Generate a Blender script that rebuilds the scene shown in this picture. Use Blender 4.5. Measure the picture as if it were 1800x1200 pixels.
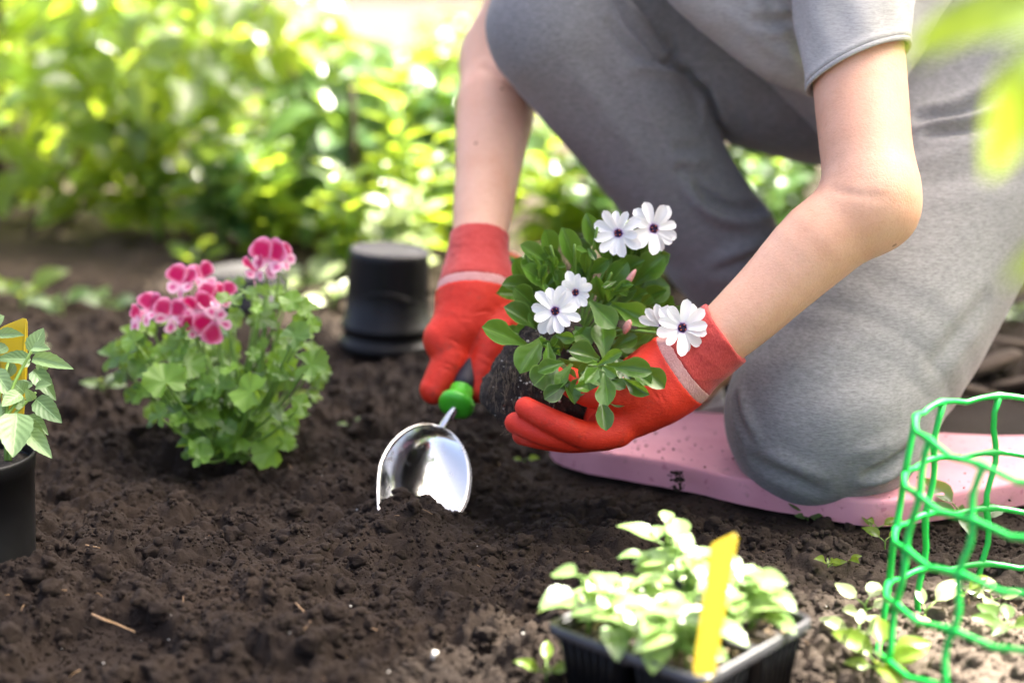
import bpy, math, random
import numpy as np
from mathutils import Vector, Matrix
R = math.radians
random.seed(7); rng = np.random.default_rng(7)
scene = bpy.context.scene
for o in list(bpy.data.objects): bpy.data.objects.remove(o)

# ------------------------------------------------------------------ camera
CAM_H, PITCH, FPX = 0.60, R(14.5), 3000.0
cam = bpy.data.cameras.new('camera'); cam_o = bpy.data.objects.new('camera', cam)
scene.collection.objects.link(cam_o); scene.camera = cam_o
cam_o.location = (0, 0, CAM_H); cam_o.rotation_euler = (R(90) - PITCH, 0, 0)
cam.sensor_width = 36; cam.lens = 60; cam.sensor_fit = 'HORIZONTAL'
cam.clip_start = 0.02; cam.clip_end = 400
cam.dof.use_dof = True; cam.dof.focus_distance = 1.61; cam.dof.aperture_fstop = 2.2
cam.dof.aperture_blades = 0
# ------------------------------------------------------------------ world, sun, exposure
SUN = Vector((0.62, 0.36, 1.0)).normalized()
world = bpy.data.worlds.new('World'); scene.world = world; world.use_nodes = True
wn = world.node_tree; wn.nodes.clear()
sky = wn.nodes.new('ShaderNodeTexSky'); sky.sky_type = 'NISHITA'; sky.sun_disc = False
sky.sun_elevation = math.asin(SUN.z); sky.sun_rotation = math.atan2(SUN.x, SUN.y)
sky.air_density = 0.35; sky.dust_density = 7.0; sky.ozone_density = 0.0
bg = wn.nodes.new('ShaderNodeBackground'); bg.inputs['Strength'].default_value = 0.15
wo = wn.nodes.new('ShaderNodeOutputWorld')
wn.links.new(sky.outputs[0], bg.inputs[0]); wn.links.new(bg.outputs[0], wo.inputs[0])
sl = bpy.data.lights.new('sun', 'SUN'); sl.energy = 5.0; sl.angle = R(0.5); sl.color = (1, 0.94, 0.84)
so = bpy.data.objects.new('sun', sl); scene.collection.objects.link(so)
so.rotation_euler = (-SUN).to_track_quat('-Z', 'Y').to_euler(); so.location = (3, 2, 6)
vs = scene.view_settings; vs.view_transform = 'Standard'; vs.look = 'None'; vs.exposure = 2.85; vs.gamma = 1
scene.cycles.use_denoising = True
scene.cycles.max_bounces = 8; scene.cycles.transparent_max_bounces = 8
scene.cycles.sample_clamp_indirect = 6

# ------------------------------------------------------------------ geometry helpers
SP, CP = math.sin(PITCH), math.cos(PITCH)
def P(px, py, d):
    a = (px - 900) / FPX; b = (600 - py) / FPX
    return Vector((d * a, d * (CP + SP * b), CAM_H + d * (-SP + CP * b)))
def G(px, py, z=0.0):
    k = (py - 600) / FPX
    return P(px, py, (CAM_H - z) / (SP + CP * k))
CAMV = Vector((0, 0, CAM_H))
LAT = np.random.default_rng(3).random((64, 64, 64)).astype(np.float32)
def vnoise(x, y, z=0.0):
    x = np.asarray(x, float); y = np.asarray(y, float); z = np.zeros_like(x) + z
    xi = np.floor(x).astype(int); yi = np.floor(y).astype(int); zi = np.floor(z).astype(int)
    fx, fy, fz = x - xi, y - yi, z - zi
    fx = fx*fx*(3-2*fx); fy = fy*fy*(3-2*fy); fz = fz*fz*(3-2*fz)
    def L(i, j, k): return LAT[(xi+i) & 63, (yi+j) & 63, (zi+k) & 63]
    c = 0
    for i in (0, 1):
        for j in (0, 1):
            for k in (0, 1):
                c = c + L(i, j, k) * (fx if i else 1-fx) * (fy if j else 1-fy) * (fz if k else 1-fz)
    return c * 2 - 1
def fbm(x, y, z=0.0, f=1.0, n=4):
    s, a = 0, 1.0
    for _ in range(n):
        s = s + a * vnoise(x * f, y * f, np.asarray(z) * f + 7.3 * _); f *= 2.03; a *= 0.5
    return s
HASH = np.random.default_rng(5).random((256, 256, 3))
def clods(x, y, cell, keep=0.6):
    """rounded lumps on a jittered grid, height relative to the cell"""
    u, v = x / cell, y / cell
    ui, vi = np.floor(u).astype(int), np.floor(v).astype(int); h = np.zeros_like(u)
    for i in (-1, 0, 1):
        for j in (-1, 0, 1):
            hh = HASH[(ui+i) & 255, (vi+j) & 255]
            r = np.where(hh[..., 2] < keep, 0.25 + 0.85 * hh[..., 2] / keep, 0.0)
            d2 = (u - ui - i - hh[..., 0])**2 + (v - vi - j - hh[..., 1])**2
            h = np.maximum(h, np.sqrt(np.maximum(r*r*0.7 - d2, 0)))
    return h * cell

WM = {}
COL = scene.collection
def finish(o, parent, M):
    COL.objects.link(o)
    o.matrix_basis = M; WM[o] = M
    if parent is not None:
        o.parent = parent; o.matrix_parent_inverse = WM[parent].inverted_safe()
    return o
def make_mesh(name, verts, faces, mat, uv=None, smooth=True):
    me = bpy.data.meshes.new(name)
    if isinstance(verts, np.ndarray) and isinstance(faces, np.ndarray):
        n, m = faces.shape
        me.vertices.add(len(verts)); me.vertices.foreach_set('co', np.ascontiguousarray(verts, np.float32).ravel())
        me.loops.add(n * m); me.loops.foreach_set('vertex_index', np.ascontiguousarray(faces, np.int32).ravel())
        me.polygons.add(n); me.polygons.foreach_set('loop_start', np.arange(0, n * m, m, dtype=np.int32))
        me.update(calc_edges=True); me.validate()
    else:
        me.from_pydata([tuple(v) for v in verts], [], [tuple(f) for f in faces])
    if uv is not None:
        ul = me.uv_layers.new(name='UVMap'); li = np.zeros(len(me.loops), np.int32)
        me.loops.foreach_get('vertex_index', li)
        ul.data.foreach_set('uv', np.asarray(uv, np.float32)[li].ravel())
    if smooth: me.polygons.foreach_set('use_smooth', np.ones(len(me.polygons), bool))
    if mat: me.materials.append(mat)
    me.update(); return me
def obj(name, me, parent=None, M=None):
    return finish(bpy.data.objects.new(name, me), parent, M.copy() if M else Matrix.Identity(4))
def tag(o, label=None, cat=None, group=None, kind=None):
    if label: o['label'] = label
    if cat: o['category'] = cat
    if group: o['group'] = group
    if kind: o['kind'] = kind
    return o
def thing(name, loc, label, cat, group=None):
    e = bpy.data.objects.new(name, None); e.empty_display_size = 0.02
    finish(e, None, Matrix.Translation(Vector(loc))); return tag(e, label, cat, group)
class MB:
    def __init__(s): s.v = []; s.f = []; s.uv = []
    def add(s, v, f, uv=None):
        o = len(s.v); s.v += [tuple(q) for q in v]; s.f += [tuple(i + o for i in q) for q in f]
        s.uv += list(uv) if uv is not None else [(0, 0)] * len(v)
    def tube(s, pts, rad, n=8, caps=True, closed=False):
        pts = [Vector(p) for p in pts]; N = len(pts)
        if not hasattr(rad, '__len__'): rad = [rad] * N
        prev = None; rings = []; uv = []
        for i, p in enumerate(pts):
            if closed: t = pts[(i+1) % N] - pts[i-1]
            else: t = pts[min(i+1, N-1)] - pts[max(i-1, 0)]
            t.normalize()
            if prev is None: prev = t.orthogonal()
            u = (prev - t * prev.dot(t)).normalized(); prev = u; w = t.cross(u)
            for k in range(n):
                a = 2 * math.pi * k / n
                rings.append(p + (u * math.cos(a) + w * math.sin(a)) * rad[i]); uv.append((k / n, i / max(N-1, 1)))
        f = []
        for i in range(N if closed else N - 1):
            j = (i + 1) % N
            for k in range(n): f.append((i*n+k, i*n+(k+1) % n, j*n+(k+1) % n, j*n+k))
        if caps and not closed: f.append(tuple(range(n))[::-1]); f.append(tuple((N-1)*n+k for k in range(n)))
        s.add(rings, f, uv); return s
    def lathe(s, prof, n=32, M=Matrix.Identity(4)):
        v = []; f = []; uv = []
        for i, (r, z) in enumerate(prof):
            for k in range(n):
                a = 2*math.pi*k/n; v.append(M @ Vector((r*math.cos(a), r*math.sin(a), z))); uv.append((k/n, i/(len(prof)-1)))
        for i in range(len(prof)-1):
            for k in range(n): f.append((i*n+k, i*n+(k+1) % n, (i+1)*n+(k+1) % n, (i+1)*n+k))
        s.add(v, f, uv); return s
    def build(s, name, mat, parent=None, smooth=True):
        return obj(name, make_mesh(name, s.v, s.f, mat, s.uv, smooth), parent)
def curve_pts(ctrl, n):
    """Catmull-Rom through control points"""
    c = [Vector(p) for p in ctrl]; c = [2*c[0]-c[1]] + c + [2*c[-1]-c[-2]]; out = []
    segs = len(c) - 3
    for i in range(n):
        t = i/(n-1)*segs; k = min(int(t), segs-1); t -= k
        a, b, d, e = c[k:k+4]
        out.append(0.5*((2*b)+(d-a)*t+(2*a-5*b+4*d-e)*t*t+(3*b-a-3*d+e)*t**3))
    return out
def place(base, tip, hint, W, zs=None, roll=0.0):
    """matrix of a unit leaf: y from base to tip, z along hint"""
    y = tip - base; L = y.length; y = y / L
    z = hint - y * hint.dot(y); z.normalize(); x = y.cross(z)
    if roll: z2 = z*math.cos(roll)+x*math.sin(roll); x = y.cross(z2); z = z2
    M = Matrix.Identity(4); zs = zs or L
    for i in range(3): M[i][0] = x[i]*W; M[i][1] = y[i]*L; M[i][2] = z[i]*zs; M[i][3] = base[i]
    return M

# ------------------------------------------------------------------ materials
class NT:
    def __init__(s, name):
        s.m = bpy.data.materials.new(name); s.m.use_nodes = True; s.t = s.m.node_tree; s.t.nodes.clear()
        s.out = s.n('ShaderNodeOutputMaterial')
    def n(s, ty, **kw):
        nd = s.t.nodes.new(ty)
        for k, v in kw.items(): setattr(nd, k, v)
        return nd
    def l(s, a, b): s.t.links.new(a, b)
    def set(s, nd, **kw):
        for k, v in kw.items():
            k = k.replace('_', ' ')
            if hasattr(v, 'bl_idname') or isinstance(v, bpy.types.NodeSocket): s.l(v, nd.inputs[k])
            else: nd.inputs[k].default_value = v
        return nd
    def noise(s, vec, scale, detail=4, rough=.55):
        nd = s.n('ShaderNodeTexNoise'); nd.inputs['Scale'].default_value = scale
        nd.inputs['Detail'].default_value = detail; nd.inputs['Roughness'].default_value = rough
        if vec: s.l(vec, nd.inputs['Vector'])
        return nd.outputs['Fac']
    def mapping(s, vec, scale):
        nd = s.n('ShaderNodeMapping'); nd.inputs['Scale'].default_value = scale; s.l(vec, nd.inputs['Vector']); return nd.outputs[0]
    def ramp(s, fac, stops, interp='LINEAR'):
        nd = s.n('ShaderNodeValToRGB'); cr = nd.color_ramp; cr.interpolation = interp
        while len(cr.elements) < len(stops): cr.elements.new(0.5)
        for e, (p, c) in zip(cr.elements, stops): e.position = p; e.color = (*c, 1) if len(c) == 3 else c
        s.l(fac, nd.inputs[0]); return nd.outputs[0]
    def mix(s, fac, a, b, mode='MIX'):
        nd = s.n('ShaderNodeMix', data_type='RGBA', blend_type=mode)
        for sock, v in ((nd.inputs[0], fac), (nd.inputs[6], a), (nd.inputs[7], b)):
            if isinstance(v, bpy.types.NodeSocket): s.l(v, sock)
            else: sock.default_value = v if not isinstance(v, tuple) else (*v, 1) if len(v) == 3 else v
        return nd.outputs[2]
    def math(s, op, a, b=0.0, c=None):
        nd = s.n('ShaderNodeMath', operation=op)
        for i, v in enumerate((a, b, c)):
            if v is None: continue
            if isinstance(v, bpy.types.NodeSocket): s.l(v, nd.inputs[i])
            else: nd.inputs[i].default_value = v
        return nd.outputs[0]
    def bump(s, h, strength, dist=0.002):
        nd = s.n('ShaderNodeBump'); nd.inputs['Strength'].default_value = strength; nd.inputs['Distance'].default_value = dist
        s.l(h, nd.inputs['Height']); return nd.outputs[0]
    def principled(s, **kw):
        b = s.n('ShaderNodeBsdfPrincipled'); s.set(b, **kw); return b
    def done(s, sh): s.l(sh.outputs[0] if hasattr(sh, 'outputs') else sh, s.out.inputs['Surface']); return s.m
def objco(t): return t.n('ShaderNodeTexCoord').outputs['Object']
def uvco(t):
    x = t.n('ShaderNodeSeparateXYZ'); t.l(t.n('ShaderNodeTexCoord').outputs['UV'], x.inputs[0]); return x.outputs[0], x.outputs[1]

def leaf_mat(name, dark, light, trans=(.35, .5, .05), tfac=.4, rough=.45, spec=.5, vein=.0, bumpn=0, bstr=.3, edge=None):
    t = NT(name); oi = t.n('ShaderNodeObjectInfo').outputs['Random']; isl = t.n('ShaderNodeNewGeometry').outputs['Random Per Island']
    r = t.math('FRACT', t.math('ADD', t.math('MULTIPLY', oi, 7.31), isl))
    nz = t.noise(objco(t), 3.0, 3)
    f = t.math('ADD', t.math('MULTIPLY', r, .75), t.math('MULTIPLY', nz, .3))
    c = t.ramp(f, [(0.05, dark), (.95, light)])
    nrm = None
    if vein or bumpn or edge:
        u, v = uvco(t); a = t.math('ABSOLUTE', t.math('SUBTRACT', u, .5))
        if vein:
            k = t.math('LESS_THAN', a, .022); c = t.mix(t.math('MULTIPLY', k, vein), c, tuple(min(1, q*2.2+.03) for q in light))
        if edge:
            k = t.math('GREATER_THAN', a, .44); c = t.mix(t.math('MULTIPLY', k, .6), c, edge)
        if bumpn:
            # side veins: slanted ridges running off the midrib
            w = t.math('SINE', t.math('MULTIPLY', t.math('SUBTRACT', v, t.math('MULTIPLY', a, .7)), bumpn * 6.283))
            h = t.math('ADD', t.math('MULTIPLY', w, .5), t.math('MULTIPLY', t.noise(objco(t), 14, 3), 1.2))
            h = t.math('SUBTRACT', h, t.math('MULTIPLY', t.math('LESS_THAN', a, .03), 1.0))
            nrm = t.bump(h, bstr, .0015)
    b = t.principled(Base_Color=c, Roughness=rough)
    b.inputs['Specular IOR Level'].default_value = spec
    tr = t.n('ShaderNodeBsdfTranslucent'); t.l(t.mix(.55, c, (*trans, 1), 'MIX'), tr.inputs[0])
    if nrm: t.l(nrm, b.inputs['Normal'])
    mx = t.n('ShaderNodeMixShader'); mx.inputs[0].default_value = tfac
    t.l(b.outputs[0], mx.inputs[1]); t.l(tr.outputs[0], mx.inputs[2]); return t.done(mx)
def plain_mat(name, col, rough=.5, spec=.5, var=.15, scale=40, bscale=0, bstr=.2, metal=0, bdist=.001, trans=0):
    t = NT(name); oc = objco(t)
    n = t.noise(oc, scale, 5)
    c = t.ramp(n, [(.25, tuple(q*(1-var) for q in col)), (.75, tuple(min(1, q*(1+var)) for q in col))])
    b = t.principled(Base_Color=c, Roughness=rough, Metallic=metal); b.inputs['Specular IOR Level'].default_value = spec
    if bscale: t.l(t.bump(t.noise(oc, bscale, 3), bstr, bdist), b.inputs['Normal'])
    if trans:
        tr = t.n('ShaderNodeBsdfTranslucent'); t.l(c, tr.inputs[0]); mx = t.n('ShaderNodeMixShader'); mx.inputs[0].default_value = trans
        t.l(b.outputs[0], mx.inputs[1]); t.l(tr.outputs[0], mx.inputs[2]); return t.done(mx)
    return t.done(b)
def soil_mat():
    t = NT('soil'); oc = objco(t)
    n1 = t.noise(oc, 7, 5, .6); n2 = t.noise(oc, 160, 4, .7)
    c = t.ramp(n1, [(.3, (.0090, .0054, .0033)), (.5, (.0180, .0117, .0073)), (.72, (.037, .0250, .0162))])
    c = t.mix(t.math('MULTIPLY', n2, .75), c, (.020, .012, .008))
    # dry pale surface to the right foreground, away from the dug bed
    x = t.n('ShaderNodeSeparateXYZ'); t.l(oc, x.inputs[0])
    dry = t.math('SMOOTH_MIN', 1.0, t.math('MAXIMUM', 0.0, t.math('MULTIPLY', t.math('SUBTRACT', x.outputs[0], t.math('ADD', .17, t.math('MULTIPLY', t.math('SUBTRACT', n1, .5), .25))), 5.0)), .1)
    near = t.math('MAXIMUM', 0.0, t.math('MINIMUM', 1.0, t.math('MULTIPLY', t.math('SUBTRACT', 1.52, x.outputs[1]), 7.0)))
    far = t.math('MAXIMUM', 0.0, t.math('MINIMUM', 1.0, t.math('MULTIPLY', t.math('SUBTRACT', x.outputs[1], 2.15), 1.2)))
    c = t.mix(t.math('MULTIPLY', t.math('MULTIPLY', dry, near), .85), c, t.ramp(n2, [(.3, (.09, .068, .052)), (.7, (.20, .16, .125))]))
    c = t.mix(t.math('MULTIPLY', far, .8), c, t.ramp(n1, [(.3, (.045, .033, .021)), (.7, (.085, .064, .042))]))
    b = t.principled(Base_Color=c, Roughness=.92); b.inputs['Specular IOR Level'].default_value = .25
    t.l(t.bump(t.noise(oc, 420, 6, .75), .9, .003), b.inputs['Normal']); return t.done(b)
def fabric_mat(name, dark, light, sc=(60, 60, 420), bs=.25):
    t = NT(name); oc = objco(t)
    n = t.noise(t.mapping(oc, sc), 1.0, 3, .6); n2 = t.noise(t.mapping(oc, tuple(q*2.3 for q in sc)), 1.0, 2, .6); w = t.noise(oc, 1500, 2)
    f = t.math('ADD', t.math('MULTIPLY', n, .45), t.math('ADD', t.math('MULTIPLY', n2, .35), t.math('MULTIPLY', w, .2)))
    c = t.ramp(f, [(.36, dark), (.62, light)])
    b = t.principled(Base_Color=c, Roughness=.9, Sheen_Weight=.15, Sheen_Roughness=.5); b.inputs['Specular IOR Level'].default_value = .12
    hh = t.math('ADD', t.math('MULTIPLY', w, .5), t.math('MULTIPLY', n2, .5))
    t.l(t.bump(hh, bs, .0012), b.inputs['Normal']); return t.done(b)
def skin_mat():
    t = NT('skin'); oc = objco(t)
    c = t.ramp(t.noise(oc, 18, 5), [(.3, (.66, .36, .23)), (.7, (.77, .475, .33))])
    c = t.mix(t.ramp(t.noise(oc, 9, 3), [(.5, (0, 0, 0)), (.75, (.35, .35, .35))]), c, (.70, .30, .20))
    c = t.mix(t.ramp(t.noise(oc, 240, 3), [(.5, (0, 0, 0)), (.75, (.30, .30, .30))]), c, (.55, .27, .17))
    vor = t.n('ShaderNodeTexVoronoi'); vor.inputs['Scale'].default_value = 17; t.l(oc, vor.inputs['Vector'])
    c = t.mix(t.math('MULTIPLY', t.math('LESS_THAN', vor.outputs['Distance'], .05), .7), c, (.24, .10, .05))
    b = t.principled(Base_Color=c, Roughness=.48, Subsurface_Weight=.2, Subsurface_Scale=.008)
    b.inputs['Subsurface Radius'].default_value = (1, .35, .2); b.inputs['Specular IOR Level'].default_value = .4
    t.l(t.bump(t.math('ADD', t.noise(oc, 420, 4), t.math('MULTIPLY', t.noise(oc, 60, 3), .8)), .35, .0012), b.inputs['Normal']); return t.done(b)
def knit_mat(name, c0, c1, freq=700, axis=0):
    t = NT(name); oc = objco(t); n = t.noise(oc, 60, 4); w = t.noise(t.mapping(oc, (freq, freq, freq*.5)), 1.0, 2)
    c = t.ramp(t.math('ADD', t.math('MULTIPLY', n, .4), t.math('MULTIPLY', w, .6)), [(.3, c0), (.7, c1)])
    b = t.principled(Base_Color=c, Roughness=.8, Sheen_Weight=.2); b.inputs['Specular IOR Level'].default_value = .2
    t.l(t.bump(w, .5, .0012), b.inputs['Normal']); return t.done(b)
def petal_mat():
    t = NT('white_petal'); u, v = uvco(t)
    n = t.noise(objco(t), 5, 3)
    c = t.ramp(v, [(.0, (.05, .008, .09)), (.07, (.16, .03, .25)), (.12, (.76, .70, .80)), (.22, (.84, .84, .83)), (1, (.87, .87, .86))])
    w = t.math('SINE', t.math('MULTIPLY', u, 42.0))
    b = t.principled(Base_Color=c, Roughness=.6); t.l(t.bump(w, .12, .0006), b.inputs['Normal'])
    tr = t.n('ShaderNodeBsdfTranslucent'); t.l(c, tr.inputs[0]); mx = t.n('ShaderNodeMixShader'); mx.inputs[0].default_value = .3
    t.l(b.outputs[0], mx.inputs[1]); t.l(tr.outputs[0], mx.inputs[2]); return t.done(mx)
def pel_petal_mat(name, mid, rim, r0, r1, cy):
    t = NT(name); u, v = uvco(t)
    du = t.math('MULTIPLY', t.math('SUBTRACT', u, .5), 1.0); dv = t.math('MULTIPLY', t.math('SUBTRACT', v, cy), 1.0)
    d = t.math('SQRT', t.math('ADD', t.math('MULTIPLY', du, du), t.math('MULTIPLY', dv, dv)))
    d = t.math('ADD', d, t.math('MULTIPLY', t.math('SUBTRACT', t.noise(objco(t), 6, 4), .5), .15))
    c = t.ramp(d, [(r0, mid), (r1, rim)])
    b = t.principled(Base_Color=c, Roughness=.55); tr = t.n('ShaderNodeBsdfTranslucent'); t.l(c, tr.inputs[0])
    mx = t.n('ShaderNodeMixShader'); mx.inputs[0].default_value = .35
    t.l(b.outputs[0], mx.inputs[1]); t.l(tr.outputs[0], mx.inputs[2]); return t.done(mx)
def foam_mat():
    t = NT('pink_foam'); oc = objco(t)
    n = t.noise(oc, 12, 4); fleck = t.noise(oc, 90, 3, .6); mud = t.noise(oc, 30, 5, .7)
    c = t.ramp(n, [(.3, (.60, .25, .30)), (.7, (.68, .32, .37))])
    c = t.mix(t.math('MULTIPLY', t.math('GREATER_THAN', fleck, .655), .55), c, (.42, .12, .18))
    c = t.mix(t.ramp(mud, [(.60, (0, 0, 0)), (.74, (.8, .8, .8))]), c, (.30, .15, .14))
    b = t.principled(Base_Color=c, Roughness=.75); t.l(t.bump(t.noise(oc, 500, 3), .25, .0012), b.inputs['Normal']); return t.done(b)

M_soil = soil_mat(); M_skin = skin_mat(); M_foam = foam_mat()
M_trouser = fabric_mat('trouser_jersey', (.155, .153, .151), (.305, .301, .296), (130, 130, 620))
M_shirt = fabric_mat('shirt_jersey', (.30, .295, .28), (.46, .455, .43), (120, 120, 650))
M_cuff = knit_mat('red_knit', (.42, .035, .03), (.60, .085, .07)); M_band = knit_mat('pale_knit', (.50, .22, .20), (.68, .38, .34))
def coat_mat():
    t = NT('red_rubber'); oc = objco(t)
    c = t.ramp(t.noise(oc, 30, 5), [(.25, (.60, .026, .010)), (.75, (.71, .038, .014))])
    smudge = t.ramp(t.noise(oc, 55, 6, .7), [(.56, (0, 0, 0)), (.74, (.55, .55, .55))]); c = t.mix(smudge, c, (.20, .045, .025))
    b = t.principled(Base_Color=c, Roughness=.55); b.inputs['Specular IOR Level'].default_value = .35
    rib = t.noise(t.mapping(oc, (350, 350, 1300)), 1.0, 2); lump = t.noise(oc, 120, 3)
    t.l(t.bump(t.math('ADD', t.math('MULTIPLY', rib, .6), lump), .5, .0018), b.inputs['Normal']); return t.done(b)
M_coat = coat_mat()
M_white = petal_mat(); M_disc = plain_mat('flower_centre', (.018, .006, .032), .8, .3, .5, 400, 900, .8)
M_oleaf = leaf_mat('osteo_leaf', (.014, .050, .010), (.095, .215, .024), (.28, .48, .03), .30, .29, .5, .30, 4, .09, (.14, .24, .06))
M_obud = plain_mat('faded_bud', (.62, .30, .27), .7, .3, .25, 300)
M_stem = plain_mat('green_stem', (.13, .24, .04), .5, .4, .25, 60)
M_pleaf = leaf_mat('pelargonium_leaf', (.026, .088, .016), (.16, .31, .030), (.48, .70, .05), .38, .42, .5, .0, 0)
M_pup = pel_petal_mat('crimson_petal', (.42, .003, .085), (.84, .36, .56), .28, .62, .54)
M_plo = pel_petal_mat('pink_petal', (.60, .015, .20), (.86, .54, .66), .05, .34, .62)
M_mint = leaf_mat('mint_leaf', (.085, .17, .055), (.24, .37, .15), (.35, .5, .08), .25, .45, .6, .35, 6, .18)
M_pot = plain_mat('black_pot_plastic', (.006, .006, .0065), .42, .28, .35, 25, 60, .15)
M_dust = plain_mat('dusty_black_plastic', (.05, .047, .045), .65, .4, .6, 14, 60, .2)
M_yellow = plain_mat('yellow_plastic', (.50, .37, .006), .45, .5, .06, 12, 0, 0, 0, .001, .22)
M_steel = None
def steel():
    t = NT('worn_steel'); oc = objco(t); n = t.noise(oc, 35, 6, .65); sc = t.noise(t.mapping(oc, (900, 60, 60)), 1.0, 3)
    dirt = t.ramp(t.noise(oc, 60, 6, .7), [(.56, (0, 0, 0)), (.72, (.7, .7, .7))])
    r = t.math('ADD', t.math('MULTIPLY', n, .22), t.math('MULTIPLY', sc, .06))
    r = t.math('ADD', r, t.math('MULTIPLY', dirt, .4))
    b = t.principled(Base_Color=t.mix(t.math('MULTIPLY', dirt, .5), (.74, .74, .72), (.16, .11, .075)), Metallic=t.math('SUBTRACT', 1.0, t.math('MULTIPLY', dirt, .5)), Roughness=r)
    t.l(t.bump(t.math('ADD', t.noise(oc, 45, 3), t.math('MULTIPLY', sc, .15)), .10, .002), b.inputs['Normal']); return t.done(b)
M_steel = steel()
M_green = plain_mat('green_plastic', (.06, .42, .02), .35, .5, .08); M_grip = plain_mat('black_grip', (.015, .014, .022), .6, .4, .2)
M_orange = plain_mat('orange_plastic', (.75, .16, .03), .4, .5, .05)
M_cage = plain_mat('green_netting', (.006, .42, .055), .30, .6, .08, 30, 0, 0, 0, .001, .12)
M_root = None
def root_mat():
    t = NT('potting_soil'); oc = objco(t)
    fib = t.noise(t.mapping(oc, (300, 300, 70)), 1.0, 5, .7); n = t.noise(oc, 120, 4)
    c = t.ramp(n, [(.3, (.008, .0055, .004)), (.7, (.040, .027, .018))])
    c = t.mix(t.ramp(fib, [(.55, (0, 0, 0)), (.68, (.8, .8, .8))]), c, (.20, .15, .10))
    b = t.principled(Base_Color=c, Roughness=.9); t.l(t.bump(fib, 1.0, .004), b.inputs['Normal']); return t.done(b)
M_root = root_mat()
M_perl = plain_mat('perlite', (.50, .48, .43), .8, .3, .1, 100)
M_seed = leaf_mat('seedling_leaf', (.09, .18, .045), (.28, .40, .14), (.50, .66, .10), .30, .30, .7, .3, 4, .2)
M_bush = leaf_mat('shrub_leaf', (.05, .11, .016), (.15, .25, .026), (.72, .86, .06), .55, .26, .7)
M_bush2 = leaf_mat('broad_leaf', (.035, .10, .03), (.11, .20, .05), (.50, .70, .08), .45, .32, .6)
M_pale = leaf_mat('sun_pale_leaf', (.20, .27, .11), (.42, .48, .24), (.55, .68, .15), .35, .35, .5)  # leaf colour paled to stand in for the glare of sun
M_tree = leaf_mat('tree_leaf', (.035, .08, .016), (.08, .15, .03), (.3, .45, .05), .3, .45, .5)
M_fore = leaf_mat('foreground_leaf', (.11, .20, .02), (.20, .30, .03), (.58, .72, .04), .5, .4, .5)
M_bark = plain_mat('bark', (.055, .038, .026), .9, .3, .45, 30, 120, .8, 0, .004)
M_straw = plain_mat('dry_straw', (.34, .22, .12), .8, .3, .3, 80)
M_path = plain_mat('pale_path', (.075, .058, .050), .95, .2, .25, 6, 60, .5)

# ------------------------------------------------------------------ ground
def sm(a, b, x): t = np.clip((x - a) / (b - a), 0, 1); return t*t*(3-2*t)
FEAT = []
tm = G(705, 942); FEAT.append((tm.x, tm.y, .090, .026))            # heap in front of the trowel
tq = G(700, 900); FEAT.append((tq.x - .02, tq.y, .05, .010))
th = G(860, 880); FEAT.append((th.x, th.y, .07, -.014))            # hole to its right
gp = G(400, 830); FEAT.append((gp.x, gp.y + .03, .13, -.020))       # hollow under the pelargonium
FEAT += [(G(280, 1010).x, G(280, 1010).y, .16, .010), (G(60, 1060).x, G(60, 1060).y, .08, .012), (G(1000, 900).x, G(1000, 900).y, .10, -.008),
         (G(100, 700).x, G(100, 700).y, .14, .014), (G(650, 700).x, G(650, 700).y, .12, .010)]
imp = G(170, 1140)
PF = [G(*q) for q in ((966, 792), (985, 808), (1050, 826), (1120, 838), (1200, 852), (1330, 882), (1450, 903), (1520, 914), (1570, 914), (1640, 906), (1720, 892), (1830, 872), (1930, 850))]
def pad_front(x): return np.interp(np.asarray(x, float), [p.x for p in PF], [p.y for p in PF])
def on_pad(x, y): return (x > .035) & (y > pad_front(x)-.004) & (y < 2.06)
def soil_h(x, y):
    x = np.asarray(x, float); y = np.asarray(y, float)
    near = 1 - sm(2.6, 4.0, y) ; near = near * (1 - sm(1.2, 2.0, np.abs(x)))
    h = 0.012 * fbm(x, y, .3, 5.0, 3) * (0.3 + .7*near)
    yf = pad_front(x); pad = sm(.045, .075, x) * sm(.0, .03, y-yf) * (1 - sm(1.98, 2.1, y))
    dry = sm(.16, .34, x) * (1 - sm(1.45, 1.58, y))
    rough = near * (1 - .75*pad) * (1 - .5*dry)
    for (a, b, r, k) in FEAT: h = h + k * np.exp(-((x-a)**2 + (y-b)**2) / (r*r*.5))
    di = np.sqrt((x - imp.x)**2 + (y - imp.y)**2)
    dish = 1 - sm(.055, .068, di)
    h = h - .014 * dish + .006 * np.exp(-((di - .078)/.014)**2)
    rough = rough * (1 - .8*dish)
    wx = x + .004*vnoise(x*90, y*90); wy = y + .004*vnoise(x*90, y*90, 5.5)
    c = clods(wx, wy, .045, .42)*.52 + clods(wx+3, wy+1, .024, .55)*.65 + clods(wx+7, wy+5, .012, .7)*.75 + clods(wx+1, wy+8, .006, .8)*.7
    amp = .55 + .45*vnoise(x*6, y*6, 2.2)
    h = h + rough * (c * (.55 + .4*amp) + .0022*fbm(x, y, 1.7, 130, 3)) - .006*rough
    prox = np.exp(-(np.maximum(np.abs(y-yf+.02)-.03, 0)/.05)**2)*sm(-.03, .04, x); h = h*(1-.75*prox)-.012*prox
    return h * (1 - .9*pad) - .006*pad
def axis(a0, a1, step, outs, growth=1.22, lo=-90, hi=140):
    core = list(np.arange(a0, a1, step)); v, s = core[0], step; L = []
    while v > lo: s *= growth; v -= s; L.append(v)
    Rr = []; v, s = core[-1], step
    while v < hi: s *= growth; v += s; Rr.append(v)
    return np.array(L[::-1] + core + Rr)
xs = axis(-.62, .62, .0023, None); ys1 = np.arange(1.16, 1.95, .0023); ys2 = np.arange(1.95, 3.0, .0055)
yy = [1.16]; s = .0025
while yy[-1] > -60: s *= 1.25; yy.append(yy[-1]-s)
ye = [3.0]; s = .006
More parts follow.
